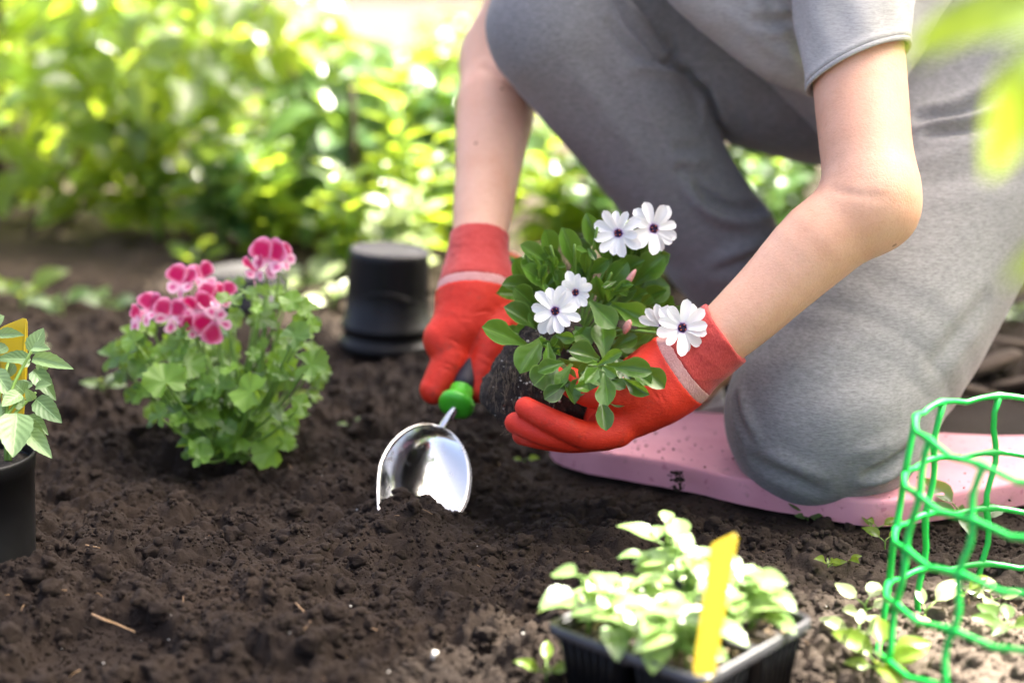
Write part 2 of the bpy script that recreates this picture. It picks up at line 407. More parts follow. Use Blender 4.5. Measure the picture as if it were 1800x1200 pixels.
while ye[-1] < 160: s *= 1.2; ye.append(ye[-1]+s)
ys = np.concatenate([np.array(yy[1:][::-1]), ys1, ys2, np.array(ye)])
X, Y = np.meshgrid(xs, ys, indexing='ij'); Z = soil_h(X, Y)
V = np.stack([X, Y, Z], -1).reshape(-1, 3); nx, ny = X.shape
idx = np.arange(nx*ny).reshape(nx, ny)
F = np.stack([idx[:-1, :-1], idx[1:, :-1], idx[1:, 1:], idx[:-1, 1:]], -1).reshape(-1, 4)
ground = tag(obj('ground', make_mesh('ground', V, F, M_soil)), kind='structure')
def gz(x, y): return float(soil_h(np.array([x]), np.array([y]))[0])
def onsoil(px, py, dz=0.0):
    p = G(px, py)
    for _ in range(4): p = G(px, py, gz(p.x, p.y))
    p.z += dz; return p
# path far behind the bed
mb = MB(); pv = []
nxp = 40
for i in range(nxp+1):
    x = -6 + 14*i/nxp
    pv += [(x, 6.2+.25*math.sin(x*1.3), .03), (x, 9.6+.3*math.sin(x*.9+1), .035)]
mb.add(pv, [(2*i, 2*i+2, 2*i+3, 2*i+1) for i in range(nxp)]); tag(mb.build('path', M_path), kind='structure')

# crumbs and perlite: uncountable loose soil
ICO_V = []; phi = (1+5**.5)/2
for a in (-1, 1):
    for b in (-phi, phi): ICO_V += [(0, a, b), (a, b, 0), (b, 0, a)]
ICO_V = np.array(ICO_V)/math.sqrt(1+phi*phi)
ICO_F = []
dm = np.linalg.norm(ICO_V[:, None]-ICO_V[None], axis=-1); e = dm[dm > .01].min()*1.05
for i in range(12):
    for j in range(i+1, 12):
        for k in range(j+1, 12):
            if dm[i, j] < e and dm[j, k] < e and dm[i, k] < e:
                n = np.cross(ICO_V[j]-ICO_V[i], ICO_V[k]-ICO_V[i]); ICO_F.append((i, j, k) if n.dot(ICO_V[i]) > 0 else (i, k, j))
ICO_F = np.array(ICO_F)
def subdiv(Vv, Ff):
    Vl = [tuple(v) for v in Vv]; cache = {}; out = []
    def mid(a, b):
        k = (min(a, b), max(a, b))
        if k not in cache: m = (np.array(Vl[a])+np.array(Vl[b])); m /= np.linalg.norm(m); Vl.append(tuple(m)); cache[k] = len(Vl)-1
        return cache[k]
    for a, b, c in Ff: x, y, z = mid(a, b), mid(b, c), mid(c, a); out += [(a, x, z), (x, b, y), (z, y, c), (x, y, z)]
    return np.array(Vl), np.array(out)
ICO2_V, ICO2_F = subdiv(ICO_V, ICO_F)
def scatter(pos, rad, base_v, base_f, jit=.28):
    n = len(pos); m = len(base_v)
    ang = rng.random((n, 3))*6.283
    ca, sa = np.cos(ang), np.sin(ang)
    Rz = np.zeros((n, 3, 3)); Rz[:, 0, 0] = ca[:, 0]; Rz[:, 0, 1] = -sa[:, 0]; Rz[:, 1, 0] = sa[:, 0]; Rz[:, 1, 1] = ca[:, 0]; Rz[:, 2, 2] = 1
    Rx = np.zeros((n, 3, 3)); Rx[:, 0, 0] = 1; Rx[:, 1, 1] = ca[:, 1]; Rx[:, 1, 2] = -sa[:, 1]; Rx[:, 2, 1] = sa[:, 1]; Rx[:, 2, 2] = ca[:, 1]
    Rm = Rz @ Rx
    v = base_v[None]*(1+jit*(rng.random((n, m, 1))*2-1))*np.array([1, .85, .7])
    v = np.einsum('nij,nmj->nmi', Rm, v)*np.asarray(rad)[:, None, None] + np.asarray(pos)[:, None]
    f = base_f[None]+(np.arange(n)*m)[:, None, None]
    return v.reshape(-1, 3), f.reshape(-1, base_f.shape[1])
def ground_pts(n, ymin=1.18, ymax=2.7):
    y = ymin*(ymax/ymin)**(rng.random(n)**1.15); x = (rng.random(n)*2-1)*(.34*y+.02); return x, y
n = 36000; x, y = ground_pts(n); r = .0011*(1-rng.random(n)*.985)**-.42
r = np.minimum(r, .006)*(.8+.12*y); ok = ~on_pad(x, y) & ~((x > .25) & (y < 1.5) & (rng.random(n) < .5)); x, y, r = x[ok], y[ok], r[ok]
v, f = scatter(np.stack([x, y, soil_h(x, y)+r*.25], -1), r, ICO_V, ICO_F)
tag(obj('soil_crumbs', make_mesh('soil_crumbs', v, f, M_soil, smooth=False)), 'loose crumbs of dark soil covering the bed', 'soil crumbs', kind='stuff')
n = 1500; x, y = ground_pts(n, 1.18, 2.4); r = .004+.0075*rng.random(n)**3; ok = ~on_pad(x, y); x, y, r = x[ok], y[ok], r[ok]
nzv = fbm(ICO2_V[:, 0]+4, ICO2_V[:, 1]+2, ICO2_V[:, 2]+9, 1.3, 3)
ICO3_V, ICO3_F = subdiv(ICO2_V, ICO2_F)
nzv = 1+.38*fbm(ICO3_V[:, 0]+4, ICO3_V[:, 1]+2, ICO3_V[:, 2]+9, 1.6, 4); ICO3_V = ICO3_V*nzv[:, None]
v, f = scatter(np.stack([x, y, soil_h(x, y)+r*.15], -1), r, ICO3_V, ICO3_F, .10)
tag(obj('soil_clods', make_mesh('soil_clods', v, f, M_soil)), 'small rounded clods of brown soil scattered over the bed', 'soil clods', kind='stuff')
n = 120; x, y = ground_pts(n, 1.2, 2.3); r = .0005+.0011*rng.random(n)**3; ok = (x < .28) & ~on_pad(x, y); x, y, r = x[ok], y[ok], r[ok]
v, f = scatter(np.stack([x, y, soil_h(x, y)+r+.001], -1), r, ICO_V, ICO_F)
tag(obj('perlite_grains', make_mesh('perlite_grains', v, f, M_perl, smooth=False)), 'tiny white perlite grains sprinkled on the dark soil', 'perlite', kind='stuff')

# ------------------------------------------------------------------ signed distance modelling (body, clothes, gloves)
class Sdf:
    """union / subtraction of tapered capsules and smooth tapered tubes"""
    def __init__(s): s.p = []
    def cone(s, a, b, ra, rb, k=.02, op='u', flat=None):
        s.p.append((op, np.array([a, b], float), np.array([ra, rb], float), k, flat)); return s
    def chain(s, pts, rads, k=.02, op='u', sub=4):
        c = curve_pts([Vector((*p, )) for p in pts], (len(pts)-1)*sub+1) if len(pts) > 2 else [Vector(p) for p in pts]
        if len(pts) > 2:
            t = np.linspace(0, len(pts)-1, len(c)); q = np.clip(t.astype(int), 0, len(pts)-2); f = t-q; f = f*f*(3-2*f)*.5+f*.5; r = np.array(rads); r = r[q]+(r[q+1]-r[q])*f
        else: r = np.array(rads, float)
        s.p.append((op, np.array([tuple(x) for x in c]), r, k, None)); return s
    def plane(s, pt, n): s.p.append(('p', np.array([pt, pt], float), np.array([0., 0.]), 0, np.array(n, float))); return s
    def puck(s, pt, n, hl, rad): s.p.append(('s', np.array([pt, pt], float), np.array([rad*1.2, rad*1.2]), .002, ('puck', np.array(n, float), hl, rad))); return s
    @staticmethod
    def seg(q, a, b, ra, rb):
        ba = b-a; L = max(ba@ba, 1e-12); o = q-a; t = np.clip(o@ba/L, 0, 1); o = o-t[..., None]*ba
        return np.sqrt(np.einsum('...i,...i', o, o))-(ra+(rb-ra)*t)
    @staticmethod
    def comb(D, d, op, k):
        if op == 'p': return np.maximum(D, d)
        if op == 's': D = -D
        h = np.clip(.5+.5*(d-D)/k, 0, 1)
        r = d*(1-h)+D*h-k*h*(1-h)
        return -r if op == 's' else r
    def dist(s, q, pr):
        op, pts, r, k, x = pr
        if op == 'p': return (q-pts[0])@x
        if x is not None:
            _, n, hl, rad = x; o = q-pts[0]; a = o@n; rr = np.sqrt(np.maximum((o*o).sum(-1)-a*a, 0)); return np.maximum(np.abs(a)-hl, rr-rad)
        d = s.seg(q, pts[0], pts[1], r[0], r[1])
        for i in range(1, len(pts)-1): d = np.minimum(d, s.seg(q, pts[i], pts[i+1], r[i], r[i+1]))
        return d
    def ev(s, q):
        D = np.full(q.shape[:-1], 1.0)
        for pr in s.p: D = s.comb(D, s.dist(q, pr), pr[0], pr[3])
        return D
    def trace(s, px, py):
        d = (P(px, py, 1)-CAMV).normalized(); d = np.array(d); o = np.array(CAMV); t = 1.2
        for _ in range(90):
            v = s.ev((o+d*t)[None])[0]
            if v < .0006: break
            t += v*.9
            if t > 3.2: return None
        return Vector(o+d*t)
    def grid(s, h):
        us = [p for p in s.p if p[0] == 'u']
        lo = np.min([(p[1]-p[2][:, None]).min(0) for p in us], 0)-3*h-.004
        hi = np.max([(p[1]+p[2][:, None]).max(0) for p in us], 0)+3*h+.004
        N = np.ceil((hi-lo)/h).astype(int)+1; D = np.full(N, 1.0, np.float32)
        ax = [(lo[i]+h*np.arange(N[i])).astype(np.float32) for i in range(3)]
        def block(pmin, pmax, m):
            i0 = np.clip(((pmin-m-lo)/h).astype(int), 0, N); i1 = np.clip(((pmax+m-lo)/h).astype(int)+2, 0, N); return tuple(slice(a, b) for a, b in zip(i0, i1))
        def pts_of(sl_): return np.stack(np.meshgrid(*[ax[i][sl_[i]] for i in range(3)], indexing='ij'), -1)
        for pr in s.p:
            op, pts, r, k, x = pr
            if op == 'p':
                D = np.maximum(D, (((ax[0]-pts[0][0])*x[0])[:, None, None]+((ax[1]-pts[0][1])*x[1])[None, :, None]+((ax[2]-pts[0][2])*x[2])[None, None]).astype(np.float32)); continue
            m = k+2.5*h
            if x is not None: b = block(pts[0]-r[0], pts[0]+r[0], m); D[b] = s.comb(D[b], s.dist(pts_of(b), pr), op, k); continue
            L = np.full(N, 1.0, np.float32) if len(pts) > 2 else None
            for i in range(len(pts)-1):
                b = block(np.minimum(pts[i]-r[i], pts[i+1]-r[i+1]), np.maximum(pts[i]+r[i], pts[i+1]+r[i+1]), m)
                d = s.seg(pts_of(b), pts[i].astype(np.float32), pts[i+1].astype(np.float32), r[i], r[i+1])
                if L is None: D[b] = s.comb(D[b], d, op, k)
                else: L[b] = np.minimum(L[b], d)
            if L is not None:
                b = block((pts-r[:, None]).min(0), (pts+r[:, None]).max(0), m); D[b] = s.comb(D[b], L[b], op, k)
        return D, lo, ax
    def mesh(s, h, name, mat, disp=None):
        D, lo, _ = s.grid(h); v, f = surface_nets(D, lo, h)
        if disp is not None: v = disp(v, f)
        return make_mesh(name, v, f, mat)
def surface_nets(D, lo, h):
    S = D < 0; N = np.array(D.shape)
    c = [S[i:N[0]-1+i, j:N[1]-1+j, k:N[2]-1+k] for i in (0, 1) for j in (0, 1) for k in (0, 1)]
    any_ = c[0].copy(); all_ = c[0].copy()
    for q in c[1:]: any_ |= q; all_ &= q
    act = np.argwhere(any_ & ~all_); n = len(act)
    vid = np.full(N-1, -1, np.int64); vid[act[:, 0], act[:, 1], act[:, 2]] = np.arange(n)
    cs = np.array([(i, j, k) for i in (0, 1) for j in (0, 1) for k in (0, 1)])
    val = np.stack([D[act[:, 0]+q[0], act[:, 1]+q[1], act[:, 2]+q[2]] for q in cs], 1)
    pos = np.zeros((n, 3)); cnt = np.zeros(n)
    for i in range(8):
        for j in range(i+1, 8):
            if np.abs(cs[i]-cs[j]).sum() != 1: continue
            a, b = val[:, i], val[:, j]; m = (a < 0) != (b < 0)
            t = a[m]/(a[m]-b[m]); pos[m] += cs[i]+t[:, None]*(cs[j]-cs[i]); cnt[m] += 1
    v = (act+pos/cnt[:, None])*h+lo
    F_ = []
    for a in range(3):
        b, c_ = (a+1) % 3, (a+2) % 3
        s0 = [slice(None)]*3; s1 = [slice(None)]*3; s0[a] = slice(0, -1); s1[a] = slice(1, None)
        A, B = S[tuple(s0)], S[tuple(s1)]
        ed = np.argwhere(A != B); ed = ed[(ed[:, b] > 0) & (ed[:, c_] > 0) & (ed[:, b] < N[b]-1) & (ed[:, c_] < N[c_]-1)]
        inside = A[ed[:, 0], ed[:, 1], ed[:, 2]]
        def g(db, dc):
            q = ed.copy(); q[:, b] -= db; q[:, c_] -= dc; return vid[q[:, 0], q[:, 1], q[:, 2]]
        Q = np.stack([g(1, 1), g(0, 1), g(0, 0), g(1, 0)], 1); Q[~inside] = Q[~inside][:, ::-1]; F_.append(Q)
    F_ = np.concatenate(F_); F_ = F_[(F_ >= 0).all(1)]
    # light Laplacian relaxation removes the grid terraces
    E = np.concatenate([F_[:, [0, 1]], F_[:, [1, 2]], F_[:, [2, 3]], F_[:, [3, 0]]])
    for lam in (.5, -.52, .5, -.52):
        acc = np.zeros_like(v); ct = np.zeros(len(v))
        for k in range(3): acc[:, k] = np.bincount(E[:, 0], v[E[:, 1], k], len(v))
        ct = np.bincount(E[:, 0], minlength=len(v)); okk = ct > 0
        v[okk] += lam*(acc[okk]/ct[okk, None]-v[okk])
    return v, F_
def normals(v, f):
    nn = np.zeros_like(v); fn = np.cross(v[f[:, 2]]-v[f[:, 0]], v[f[:, 3]]-v[f[:, 1]])
    for k in range(4):
        for c in range(3): nn[:, c] += np.bincount(f[:, k], fn[:, c], len(v))
    return nn/np.maximum(np.linalg.norm(nn, axis=1), 1e-12)[:, None]

# ------------------------------------------------------------------ kneeling pad
def pad_obj():
    front = [(966, 792), (985, 808), (1050, 826), (1120, 838), (1200, 852), (1330, 882), (1450, 903), (1520, 914), (1570, 914), (1640, 906), (1720, 892), (1830, 872), (1930, 850)]
    back = [(1960, 800), (1860, 768), (1720, 764), (1600, 757), (1500, 748), (1400, 738), (1300, 728), (1220, 722), (1150, 722), (1060, 732), (1000, 752)]
    pts = [G(a, b, 0.0) for a, b in front] + [G(a, b, .022) for a, b in back]
    pts = [Vector((p.x, p.y, 0)) for p in pts]; pts = curve_pts(pts + [pts[0]], 150)[:-1]
    c = sum(pts, Vector())/len(pts); v = []; f = []; n = len(pts)
    rings = [(1.0, -.006, 0), (1.0, .004, 0), (1.0, .016, 0), (.997, .0200, 0), (.988, .0218, 0), (.95, .0220, 0), (.85, .0220, 0), (.7, .0220, 0), (.5, .0220, 0), (.3, .0220, 0), (.12, .0220, 0)]
    for s, z, _ in rings:
        for i, p in enumerate(pts):
            q = c+(p-c)*s; w = float(fbm(np.array([q.x]), np.array([q.y]), .9, 14, 3)[0])
            side = float(vnoise(np.array([q.x*60]), np.array([q.y*60]), z*40)[0])
            v.append((q.x+.0012*side, q.y+.0012*side, z+(.0018*w if z > .018 else 0)))
    for k in range(len(rings)-1):
        for i in range(n): f.append((k*n+i, k*n+(i+1) % n, (k+1)*n+(i+1) % n, (k+1)*n+i))
    f.append(tuple((len(rings)-1)*n+i for i in range(n)))
    o = obj('kneeling_pad', make_mesh('kneeling_pad', v, f, M_foam))
    return tag(o, 'pink foam kneeling pad with dirt specks under the kneeling person', 'kneeling pad')
pad_obj()
n = 150; px_ = rng.uniform(1000, 1790, n); py_ = 735+rng.random(n)*(60+.14*(px_-1000)); pp = [G(a, b, .0225) for a, b in zip(px_, py_)]
v, f = scatter(np.array([tuple(p) for p in pp]), .0006+.0016*rng.random(n)**3, ICO_V, ICO_F)
tag(obj('pad_crumbs', make_mesh('pad_crumbs', v, f, M_soil, smooth=False)), 'scattered soil crumbs lying on the pink pad', 'soil crumbs', kind='stuff')
pp = [tuple(G(1192+random.gauss(0, 7), 828+random.random()**1.5*34, .0215 if k < 20 else .012)) for k in range(46)]
pp = [(x, y-(.003 if z < .02 else 0), z) for x, y, z in pp]
v, f = scatter(np.array(pp), .0010+.0022*rng.random(46)**2, ICO_V, ICO_F)
tag(obj('soil_smear', make_mesh('soil_smear', v, f, M_soil, smooth=False)), 'dark smear of soil on the front edge of the pink pad', 'soil crumbs', kind='stuff')

# ------------------------------------------------------------------ person
def A(px, py, d): return np.array(P(px, py, d))
hipL, hipR = A(1745, 175, 1.97), A(1590, 165, 2.20)
kneL, ankL, toeL = A(1455, 730, 1.775), A(1575, 690, 2.10), A(1600, 680, 2.24)
kneR, ankR, toeR = A(990, 48, 1.95), A(1330, 520, 2.12), A(1215, 690, 2.02)
shoL, elbL, wriL = A(1490, -95, 1.76), A(1530, 352, 1.655), A(1250, 608, 1.665)
shoR, elbR, wriR = A(1055, -310, 1.98), A(882, 105, 2.09), A(842, 425, 1.90)
pelv = (hipL+hipR)/2; neck = (shoL+shoR)/2+np.array([-.03, -.01, .03]); chest = neck*.62+pelv*.38; belly = neck*.28+pelv*.72
headc = neck+np.array([-.10, -.08, .13])
def lerp(a, b, t): return a+(b-a)*t
person = thing('person', (pelv[0], pelv[1], .035), 'person in grey shirt and trousers kneeling on the pink pad, planting', 'person')
# body: one continuous mesh, smaller than the clothes over it
B = Sdf()
B.cone(hipL, hipR, .095, .09, .03).chain([pelv, belly, chest, neck], [.10, .098, .105, .055], .03)
B.cone(shoL, shoR, .05, .05, .05).cone(neck, headc, .05, .055, .03)
B.cone(headc+np.array([.02, .02, .03]), headc+np.array([-.03, -.03, -.01]), .085, .072, .03)
fwd = np.array([-.62, -.6, -.5]); fwd /= np.linalg.norm(fwd)
B.cone(headc+fwd*.085, headc+fwd*.115+np.array([0, 0, -.012]), .012, .014, .012)                      # nose
for s in (-1, 1):
    sd = np.cross(fwd, [0, 0, 1.]); sd /= np.linalg.norm(sd)
    B.cone(headc+sd*.085*s, headc+sd*.09*s+np.array([0, 0, .02]), .014, .016, .01)                    # ears
    B.cone(headc+fwd*.1+sd*.032*s+np.array([0, 0, .02]), headc+fwd*.1+sd*.034*s+np.array([0, 0, .02]), .012, .012, .012, 's')
B.chain([hipL, lerp(hipL, kneL, .5), kneL], [.085, .078, .055], .03).chain([kneL, lerp(kneL, ankL, .4), ankL, toeL], [.05, .05, .035, .025], .02)
B.chain([hipR, lerp(hipR, A(1020, 15, 2.02), .5), A(1020, 15, 2.02)], [.085, .066, .045], .03).chain([kneR, lerp(kneR, ankR, .35), ankR, toeR], [.048, .048, .034, .022], .02)
# arms: upper arm, swelling forearm, wrist
B.chain([shoL, lerp(shoL, elbL, .45), lerp(shoL, elbL, .80), elbL], [.050, .0470, .0450, .0400], .02)
B.chain([elbL+np.array([.003, 0, -.002]), lerp(elbL, wriL, .30)+np.array([-.002, 0, .002]), lerp(elbL, wriL, .68), wriL, wriL+(wriL-elbL)*.10], [.0405, .0415, .0340, .0285, .0265], .02)
B.cone(A(1540, 330, 1.665), A(1540, 376, 1.66), .024, .022, .04)
B.chain([shoR, lerp(shoR, elbR, .5), elbR], [.052, .049, .0455], .02)
B.chain([elbR, lerp(elbR, wriR, .28), lerp(elbR, wriR, .7), wriR, wriR+(wriR-elbR)*.10], [.0455, .0475, .0365, .0300, .028], .03)
# inner elbow crease
cr = [B.trace(*q) for q in ((1462, 332), (1490, 341), (1530, 346), (1556, 345))]
for i in range(3): B.cone(cr[i], cr[i+1], .0009, .0009, .0045, 's')
cr = [B.trace(*q) for q in ((848, 118), (870, 128), (900, 150), (930, 160))]
for i in range(3): B.cone(cr[i], cr[i+1], .0022, .0022, .008, 's')
body = obj('body', B.mesh(.0042, 'body', M_skin), person)
# hair, gathered behind the head
H = Sdf().cone(headc+np.array([.035, .035, .045]), headc+np.array([.0, .0, .065]), .088, .08, .03).cone(headc+np.array([.07, .07, .05]), headc+np.array([.14, .12, .0]), .04, .025, .03)
M_hair = plain_mat('brown_hair', (.06, .03, .018), .5, .4, .4, 200, 500, .6)
obj('hair', H.mesh(.006, 'hair', M_hair), person)

# trousers
T = Sdf()
T.cone(hipL, hipR, .128, .118, .04)
T.cone(pelv, lerp(pelv, belly, .55), .125, .12, .04)
T.chain([hipR, lerp(hipR, kneR, .45), lerp(hipR, A(1020, 15, 2.02), .8), A(1020, 15, 2.02)], [.116, .102, .088, .078], .03)
shinR = Sdf()
T.chain([kneR+np.array([-.004, -.004, .0]), lerp(kneR, ankR, .3), lerp(kneR, ankR, .62), lerp(kneR, ankR, .86)], [.084, .079, .072, .068], .004)
T.chain([lerp(kneR, ankR, .80), lerp(kneR, ankR, 1.02)], [.074, .060], .008)
T.chain([hipL, lerp(hipL, kneL, .35), lerp(hipL, kneL, .72), kneL], [.128, .122, .116, .099], .04)
T.cone(kneL, kneL+np.array([-.005, .02, -.004]), .094, .092, .03)
T.chain([kneL, lerp(kneL, ankL, .45), ankL], [.084, .080, .055], .015)
def fold_disp(Sd, folds, amp=0.0, f0=14):
    """soft cloth folds: traced lines on the surface, pressed in (-) or raised (+)"""
    L = []
    for pts, A_, w_ in folds:
        q = [Sd.trace(*p) for p in pts]; q = [p for p in q if p is not None]
        if len(q) > 1: L.append((np.array([tuple(p) for p in curve_pts(q, 6*len(q))]), A_, w_))
    def fn(v, fc):
        n = normals(v, fc); D = amp*fbm(v[:, 0], v[:, 1], v[:, 2]*1.4, f0, 3)
        for c, A_, w_ in L:
            m = np.where(((v > c.min(0)-3.5*w_) & (v < c.max(0)+3.5*w_)).all(1))[0]
            if not len(m): continue
            dd = np.linalg.norm(v[m][:, None]-c[None], axis=2); k = dd.argmin(1); d = dd[np.arange(len(m)), k]; t = k/(len(c)-1)
            tp = np.sqrt(np.maximum(np.sin(np.pi*(.06+.88*t)), 0))
            g = np.exp(-(d/w_)**2)
            if A_ < 0: g = g-.38*np.exp(-((d-2*w_)/w_)**2)
            D[m] += A_*tp*g
        return v+n*D[:, None]
    return fn
TF = [([(1085, 0), (1110, 42), (1140, 78), (1170, 108), (1205, 132), (1240, 165)], -.0065, .0060), ([(1072, 42), (1105, 80), (1140, 105), (1178, 118)], -.0045, .0055), ([(1178, 66), (1182, 92), (1172, 116)], -.005, .0050),
      ([(1118, 20), (1150, 55), (1168, 88)], .0045, .0070), ([(1100, 122), (1140, 118), (1185, 132)], .004, .0070), ([(1205, 132), (1240, 178), (1280, 240), (1320, 300), (1348, 348)], -.010, .0075),
      ([(1222, 140), (1228, 180), (1236, 220)], .0045, .0075), ([(1240, 155), (1250, 195), (1262, 235)], -.0035, .0065), ([(1258, 160), (1272, 205), (1288, 250)], .0040, .0075), ([(1300, 160), (1318, 210), (1330, 250)], .0030, .009),
      ([(1208, 312), (1228, 352), (1262, 380), (1310, 393), (1350, 384), (1380, 360)], .0100, .0080), ([(1200, 296), (1238, 344), (1285, 367), (1335, 367), (1366, 343)], -.0075, .0065), ([(1190, 280), (1240, 284), (1295, 276)], .0040, .0085), ([(1195, 262), (1240, 264), (1285, 258)], -.003, .007),
      ([(1270, 455), (1330, 432), (1390, 408)], .0065, .0090), ([(1262, 478), (1310, 458), (1365, 440)], -.0055, .0070), ([(1285, 500), (1330, 482), (1375, 470)], .005, .008), ([(1100, 140), (1150, 215), (1200, 290), (1226, 330)], .0022, .0040),
      ([(1526, 834), (1556, 820), (1594, 792)], -.0075, .0055), ([(1516, 850), (1560, 836), (1608, 806)], .0060, .0085), ([(1500, 800), (1550, 786), (1600, 760)], .004, .009), ([(1294, 700), (1300, 735), (1316, 765)], -.005, .0055), ([(1306, 690), (1316, 730), (1334, 770)], .004, .007),
      ([(1330, 812), (1385, 838), (1435, 862)], -.0050, .0080), ([(1345, 790), (1400, 818), (1460, 838)], .0035, .009), ([(1620, 207), (1680, 197), (1740, 172), (1800, 138)], -.0110, .0075), ([(1635, 236), (1700, 228), (1770, 214)], -.0060, .0065), ([(1625, 222), (1700, 212), (1780, 190)], .005, .008),
      ([(1600, 290), (1680, 262), (1760, 250)], .004, .012), ([(1610, 330), (1690, 310), (1780, 305)], -.003, .012), ([(1640, 640), (1680, 590), (1730, 530)], -.004, .010), ([(1380, 640), (1470, 600), (1560, 590)], .0022, .016), ([(1400, 700), (1490, 668), (1590, 660)], -.0020, .014), ([(1010, 120), (1060, 190), (1110, 260)], .0022, .014), ([(1040, 110), (1090, 180), (1150, 262)], -.0022, .012)]
T.plane(ankL+.02*(ankL-kneL), (ankL-kneL)/np.linalg.norm(ankL-kneL))
def cloth_disp(amp, f):
    def fn(v, fc):
        n = normals(v, fc); d = fbm(v[:, 0]*1.0, v[:, 1], v[:, 2]*1.4, f, 3)
        rd = 1-2*np.abs(vnoise(v[:, 0]*f*.6+v[:, 2]*f*.35, v[:, 1]*f*.6, v[:, 2]*f*.9+3.3)); return v+n*(amp*(d+.8*np.maximum(rd, 0)**2))[:, None]
    return fn
base_T = Sdf(); base_T.p = list(T.p)
tro = obj('trousers', T.mesh(.0038, 'trousers', M_trouser, fold_disp(base_T, TF, .0012, 12)), person)

# t-shirt: torso and far sleeve as one cloth, the near sleeve as a turned tube with a stitched hem
S = Sdf()
S.chain([lerp(pelv, belly, .35), belly, chest, lerp(chest, neck, .75)], [.140, .134, .130, .085], .04)
S.cone(shoL, shoR, .062, .066, .05)
S.chain([shoR, lerp(shoR, elbR, .42)], [.062, .062], .03)
S.cone(shoL, lerp(shoL, elbL, .12), .062, .058, .03)
S.chain([A(1230, -60, 1.86), A(1330, 40, 1.86), A(1420, 100, 1.87), A(1520, 110, 1.9)], [.05, .045, .04, .05], .05)   # slack cloth under the chest
SF = [([(1335, 34), (1365, 40), (1395, 34)], -.007, .006), ([(1345, -10), (1356, 18), (1370, 36)], -.005, .005), ([(1300, -20), (1325, 20), (1345, 60)], .005, .010), ([(1280, 20), (1340, 75), (1410, 115)], .004, .008),
      ([(1385, 40), (1405, 75), (1425, 110)], -.006, .007), ([(1620, 60), (1700, 40), (1790, 10)], .004, .012), ([(1610, 120), (1690, 110), (1790, 70)], -.005, .010), ([(1620, 160), (1700, 140), (1790, 100)], .005, .009)]
base_S = Sdf(); base_S.p = list(S.p)
shirt = obj('shirt', S.mesh(.0042, 'shirt', M_shirt, fold_disp(base_S, SF, .0016, 16)), person)
ax = (elbL-shoL)/np.linalg.norm(elbL-shoL); hemn = np.array([.40, ax[1]*.8, -.90]); hemn /= np.linalg.norm(hemn)
def sleeve_ring(t, r, lip=0.0):
    k = min(1, max(0, t/.5)); k = k*k*(3-2*k); c = lerp(shoL, elbL, t); n_ = ax*(1-k)+hemn*k; n_ /= np.linalg.norm(n_)
    u_ = np.cross(n_, [0, 1., .2]); u_ /= np.linalg.norm(u_); w_ = np.cross(n_, u_); out = []
    for q in range(96):
        a = 2*math.pi*q/96; fo = 0
        fo += .0028*math.sin(3*a+9*t)*math.exp(-((t-.18)/.16)**2)+.0020*math.sin(5*a-14*t+1)*math.exp(-((t-.28)/.14)**2)+.0011*math.sin(9*a+20*t)*max(0, 1-abs(t-.36)/.16)
        fo += .0045*math.exp(-(((a-3.6+2.2*t) % (2*math.pi)-math.pi)/.16)**2)*max(0, 1-t/.42)
        out.append(c+(u_*math.cos(a)+w_*math.sin(a))*(r+fo+lip))
    return out
prof = [(-.06, .050, 0), (0, .063, 0)]+[(.02*k, .0655-.0085*(k/23)**1.2, 0) for k in range(1, 24)]+[(.4645, .0567, .0010), (.468, .0566, .0013), (.482, .0563, .0013), (.4835, .0563, .0004), (.485, .0563, .0013), (.4995, .0560, .0013), (.5015, .0558, .0005), (.5010, .0545, -.0002), (.48, .0540, -.0012), (.40, .0545, -.002), (.25, .057, -.003)]
vv = [p for t, r, l in prof for p in sleeve_ring(t, r, l)]; n = 96
MBs = MB(); MBs.add(vv, [(k*n+q, k*n+(q+1) % n, (k+1)*n+(q+1) % n, (k+1)*n+q) for k in range(len(prof)-1) for q in range(n)]); MBs.build('sleeve', M_shirt, shirt)

# gloves ------------------------------------------------------------
def split_glove(Sd, c0, c1, h, cufftop, k_out):
    """cuff / pale band / rubber coat: three pieces of one glove cut by planes across the wrist"""
    ax_ = np.array(c1)-np.array(c0); ax_ /= np.linalg.norm(ax_); D, lo, g = Sd.grid(h)
    def pl(p, s): 
        n = ax_*s; return (((g[0]-p[0])*n[0])[:, None, None]+((g[1]-p[1])*n[1])[None, :, None]+((g[2]-p[2])*n[2])[None, None]).astype(np.float32)
    def piece(name, off, planes, mat, disp=None):
        E = D+np.float32(off)
        for p, s in planes: E = np.maximum(E, pl(p, s))
        v, f = surface_nets(E, lo, h)
        return make_mesh(name, disp(v, f) if disp else v, f, mat)
    g_ = obj('glove', piece('glove', -.0009, [(c1, -1)], M_coat), person)
    obj('wrist_band', piece('wrist_band', 0, [(c1+ax_*.001, 1), (c1-ax_*k_out, -1)], M_band), g_)
    obj('cuff', piece('cuff', .0003, [(c1-ax_*(k_out-.001), 1), (cufftop, -1)], M_cuff, cloth_disp(.0007, 60)), g_)
    return g_
